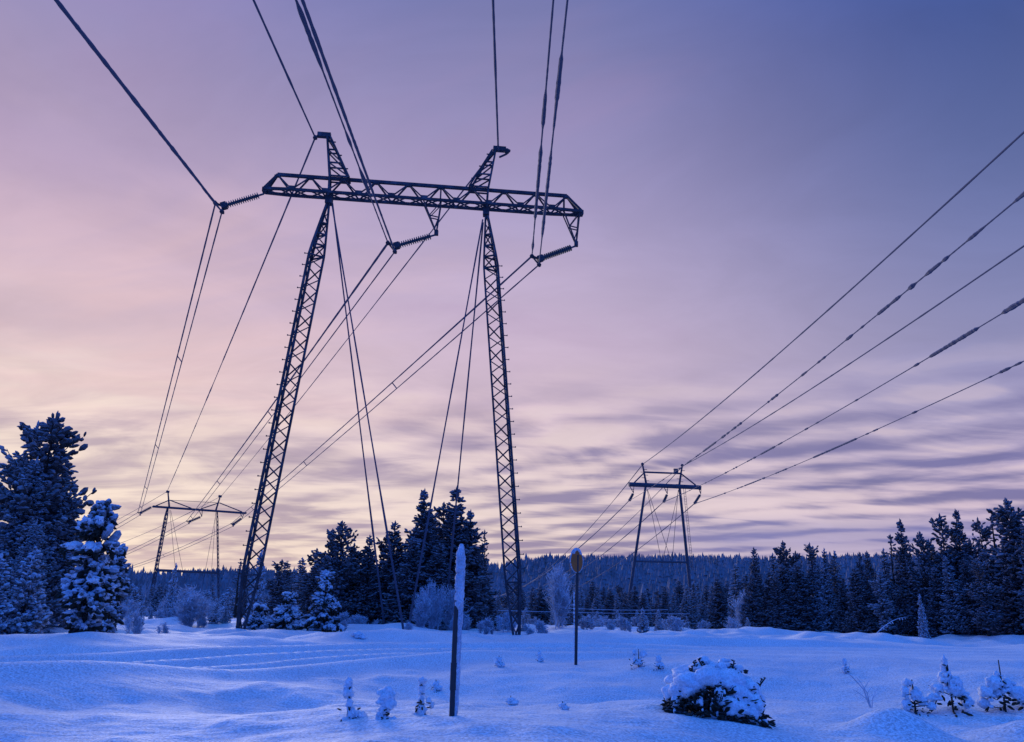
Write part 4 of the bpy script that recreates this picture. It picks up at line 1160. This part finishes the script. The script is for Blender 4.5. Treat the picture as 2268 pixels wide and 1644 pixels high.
# ------------------------------------------------------------------ foreground bush and saplings
def snow_bush():
    b = ground_hit(1580, 1582); b.z -= .09
    root = thing('snow_covered_bush', 'large dark-bottomed pine bush heaped with round snow lumps in the foreground', 'bush', b)
    rr = random.Random(31); random.seed(31)
    dk, sn, tw = MB(), MB(), MB()
    for k in range(650):
        a = rr.random() * 6.283; q_ = rr.random() ** .42; x = math.cos(a) * q_ * .75; y = math.sin(a) * q_ * .60
        hz = (1 - q_ ** 2) ** .5 * .70 * rr.random() ** .65
        p = b + Vector((x, y, hz + .0 - .07 * (x / .8)))
        d = Vector((x * 1.2 + rr.gauss(0, .5), y + rr.gauss(0, .5), rr.uniform(-.5, .8)))
        dk.spindle(p, d, rr.uniform(.10, .2), rr.uniform(.018, .035), 5)
    for k in range(60):
        a = rr.random() * 6.283; d = Vector((math.cos(a) * rr.uniform(.2, 1), math.sin(a) * .7, rr.uniform(.3, 1))).normalized()
        tw.tube([b, b + d * .35, b + d * rr.uniform(.6, .85) + UZ * .05], [.02, .013, .006], 5)
    # lumps: x, y(front -), z, rx, ry, rz, tilt
    L_ = [(-.40, -.30, .52, .24, .2, .17, 0), (-.16, -.34, .62, .22, .2, .16, 20), (.05, -.2, .72, .25, .2, .18, 0), (.30, -.22, .70, .26, .22, .20, -25),
          (.48, -.15, .52, .24, .22, .24, -45), (.62, -.1, .36, .22, .2, .22, -55), (.22, -.46, .30, .25, .2, .21, -20), (.50, -.42, .26, .16, .14, .26, -30),
          (-.58, -.2, .42, .17, .16, .16, 20), (-.72, -.12, .36, .10, .1, .14, 0), (-.05, .1, .78, .3, .3, .16, 0), (-.35, .1, .68, .28, .25, .16, 0), (.38, .15, .68, .3, .28, .18, 0),
          (-.50, .15, .55, .2, .2, .14, 0), (.02, -.48, .46, .07, .07, .17, 15), (-.10, -.50, .14, .06, .06, .15, 0), (-.02, -.5, .06, .1, .09, .07, 0), (-.30, -.50, .26, .05, .05, .08, 0),
          (.16, -.08, .92, .12, .12, .10, 0), (.40, -.05, .90, .13, .13, .09, 0), (-.24, -.1, .82, .12, .12, .09, 0), (.66, .1, .2, .22, .2, .16, -30), (.1, -.52, .20, .07, .06, .06, 0), (.56, -.5, .08, .05, .05, .04, 0), (.72, -.4, .08, .05, .05, .05, 0),
          (-.10, .0, .95, .10, .10, .08, 0), (.24, .05, 1.0, .09, .09, .08, 0), (-.44, -.36, .40, .15, .12, .12, 30), (.36, -.36, .5, .2, .16, .16, -30), (-.66, -.3, .2, .07, .07, .12, 0)]
    for k, (x, y, z, rx, ry, rz, tl) in enumerate(L_):
        fz = 1.12 if y < -.28 and x < 0 else 1.0
        sn.blob(b + Vector((x, y + .06, (z + (.06 if x < 0 else 0)) * fz - .05 * x)), (rx * 1.03, ry * 1.0, rz * 1.0), k * 2.3, .36, 3, Matrix.Rotation(R(-tl), 3, 'Y'), freq=1.5)
        for j in range(16):
            a = rr.random() * 6.283; p = b + Vector((x + math.cos(a) * rx * .85, y - ry * rr.uniform(.1, .7), z - rz * rr.uniform(.2, 1.0)))
            dk.spindle(p, (math.cos(a) + rr.gauss(0, .4), -rr.uniform(.2, 1), rr.uniform(-.7, .3)), rr.uniform(.07, .14), rr.uniform(.010, .02), 5)
        for j in range(1):
            a = rr.random() * 6.283
            sn.blob(b + Vector((x + math.cos(a) * rx * .8, y + math.sin(a) * ry * .6, z + rr.uniform(-.5, .5) * rz)), (rx * .38, ry * .38, rz * .38), k * 5 + j, .4, 2, freq=1.8)
    for x, z, dx_ in ((-.14, 1.02, -.10), (-.36, .9, .03), (.30, 1.0, .06), (.70, .72, .15), (-.26, .98, -.05)):
        p = b + Vector((x, -.12, z - .2)); tw.tube([p, p + UZ * .13 + Vector((dx_ * .4, 0, 0)), p + UZ * .24 + Vector((dx_, 0, 0))], [.012, .016, .008], 5)
        for j in range(7): dk.spindle(p + UZ * (.08 + .025 * j) + Vector((dx_ * j / 7, 0, 0)), (rr.gauss(0, 1), rr.gauss(0, 1), .5), .06, .014, 4)
    dk.build('needles', NEEDLE, root); sn.build('snow_load', SNOWCAP, root, smooth=True); tw.build('branches', BARK, root)
    k_ = (b - CAMPOS).length / 14.3; root.scale = (k_, k_, k_ * .9)
snow_bush()

def sapling(px, basepy, hpx, label, seed, lumps, dark=30, name='snowy_sapling', twigs=4, spread=.5):
    """small conifer or twig sticking out of the snow; lumps = (dx, z, rx, rz) as shares of its height"""
    b = ground_hit(px, basepy); dist = (b - CAMPOS).length; H = hpx / FPX * dist * 1.1; b.z -= .12 * H
    root = thing(name, label, 'sapling', b); rr = random.Random(seed); random.seed(seed)
    st, dk, sn = MB(), MB(), MB()
    st.tube([b - UZ * .1, b + UZ * H * .5, b + UZ * H * .92], [.018, .014, .008], 6)
    for k in range(twigs):
        a = rr.random() * 6.283; z = H * rr.uniform(.15, .6); d = Vector((math.cos(a), math.sin(a), rr.uniform(-.1, .5)))
        st.tube([b + UZ * z, b + UZ * z + d * H * .35], [.01, .004], 5)
    for k in range(dark):
        a = rr.random() * 6.283; q_ = rr.random() ** .6 * spread * H * .5; z = H * rr.random() * .42
        p = b + Vector((math.cos(a) * q_, math.sin(a) * q_ - .03, z)); dk.spindle(p, (rr.gauss(0, 1), rr.gauss(0, 1), rr.uniform(-.2, 1)), H * .12, H * .022, 5)
    for k, (dx_, z, rx, rz) in enumerate(lumps):
        sn.blob(b + Vector((dx_ * H, rr.uniform(-.02, .08) * H, z * H)), (rx * H * .84, rx * H * .75, rz * H * .84), seed * 7 + k, .5, 3, freq=2.0)
        for j in range(2):
            a = rr.random() * 6.283; sn.blob(b + Vector((dx_ * H + math.cos(a) * rx * H * .7, -rx * H * .3, z * H + rz * H * rr.uniform(-.6, .6))), (rx * H * .34, rx * H * .34, rx * H * .26), k + j * 9, .4, 2)
        for j in range(3):
            dk.spindle(b + Vector((dx_ * H * .9, -.02 * H, (z - rz * .5) * H)), (rr.gauss(0, 1) + dx_, rr.gauss(0, 1), rr.uniform(-.7, .4)), H * .11, H * .012, 5)
    st.build('stem', BARK, root)
    dk.build('needles', NEEDLE, root)
    sn.build('snow_load', SNOWCAP, root, smooth=True)
sapling(770, 1592, 80, 'first of three little snow figures, a slim snow-wrapped sapling with two lobes', 41,
        [(-.04, .86, .11, .16), (-.03, .66, .15, .16), (.02, .45, .10, .14), (.08, .22, .12, .18), (-.02, .06, .17, .12), (.30, .2, .13, .09), (.2, .22, .12, .1)], 6, twigs=0)
sapling(854, 1590, 62, 'second of three little snow figures, a round snow ball on a short stem', 42,
        [(0, .72, .30, .27), (-.05, .34, .2, .16), (-.12, .12, .24, .15), (.12, .08, .24, .1), (.08, .5, .24, .2)], 20, spread=.3, twigs=0)
sapling(931, 1582, 74, 'third of three little snow figures, slim with a drooping side arm', 43,
        [(.0, .88, .12, .13), (.0, .66, .11, .16), (.0, .44, .09, .14), (.02, .2, .15, .16), (.18, .44, .08, .09), (.27, .33, .07, .1), (-.08, .08, .16, .1)], 14, spread=.3, twigs=0)
sapling(2112, 1578, 94, 'snow-coned little spruce with dark skirt at right, left one of a pair', 44,
        [(-.04, .95, .05, .12), (-.02, .82, .08, .12), (-.05, .68, .14, .12), (.1, .62, .13, .12), (-.2, .5, .13, .10), (.18, .45, .13, .14), (-.3, .36, .12, .09), (.28, .3, .13, .13), (.05, .5, .15, .14), (-.38, .22, .1, .08)], 26, spread=.45, twigs=2)
sapling(2228, 1577, 98, 'snow-lumped little spruce with bare dark tip at the right edge', 45,
        [(-.03, .66, .06, .1), (-.14, .56, .14, .13), (.1, .54, .12, .12), (-.26, .42, .13, .12), (.22, .42, .15, .13), (-.05, .42, .15, .12), (.33, .3, .12, .1), (-.3, .25, .12, .1)], 26, spread=.45, twigs=2)
sapling(2028, 1578, 64, 'small hooked snow-covered sapling on the snow mound at right', 46,
        [(-.12, .84, .14, .12), (-.22, .6, .12, .18), (.06, .56, .18, .2), (.2, .4, .18, .15), (-.2, .3, .15, .2)], 24, spread=.6)
sapling(1415, 1478, 40, 'small snow-topped shoot left of the foreground bush, with a split top', 47, [(-.2, .75, .14, .16), (.22, .7, .2, .2), (.0, .35, .24, .2), (-.2, .4, .1, .2)], 26, spread=.8)
sapling(1459, 1482, 30, 'tiny snow-topped shoot just left of the foreground bush', 48, [(0, .7, .2, .25), (.1, .35, .3, .2)], 14, spread=.6)
sapling(1873, 1492, 30, 'tiny lone pointed shoot on the open snow right of the foreground bush', 49, [(0, .75, .14, .25), (.05, .35, .24, .25)], 10, spread=.5)
sapling(965, 1530, 24, 'tiny tuft poking out of the snow just left of the post', 50, [(0, .6, .3, .3), (.2, .3, .4, .25)], 16, spread=.8)
sapling(1105, 1478, 26, 'tiny tuft in the snow between the post and the round sign', 51, [(0, .6, .25, .3), (.1, .3, .4, .25)], 12, spread=.8)
sapling(1194, 1466, 24, 'tiny pointed tuft at the track edge left of the round sign', 52, [(0, .65, .2, .3), (.1, .3, .3, .25)], 8, spread=.7)
sapling(1131, 1560, 18, 'tiny half-buried tuft right of the post', 53, [(0, .5, .5, .35), (.3, .3, .6, .3)], 10, spread=1.4)
sapling(1246, 1572, 18, 'tiny half-buried tuft below the round sign', 54, [(0, .5, .5, .35), (.25, .3, .5, .3)], 10, spread=1.2)
sapling(792, 1413, 16, 'tiny dark tuft at the far track edge below the dark clump', 55, [(0, .5, .8, .35), (.3, .3, .8, .3)], 12, spread=1.5)

def bent_twigs():
    b = ground_hit(1930, 1568); mb = MB()
    for k, (dx_, h, w) in enumerate(((-.42, .62, .012), (-.2, .5, .009), (.18, .34, .008), (-.3, .3, .007))):
        mb.tube([b - UZ * .05, b + Vector((dx_ * .25, 0, h * .5)), b + Vector((dx_ * .7, .02, h * .85)), b + Vector((dx_, .02, h))], [w * 1.2, w, w * .8, w * .5], 5)
        mb.tube([b + Vector((dx_ * .25, 0, h * .5)), b + Vector((dx_ * .25 + .12, 0, h * .75))], [w * .7, w * .4], 5)
    tag(mb.build('bent_twigs', RIME, None, origin=b), 'thin bowed frosted twigs left of the snow mound at right', 'twigs')
bent_twigs()

# the unplaced originals of the shared meshes are not part of the place
for pr in PROTO.values():
    for o in pr[1:]:
        bpy.data.objects.remove(o, do_unlink=True)
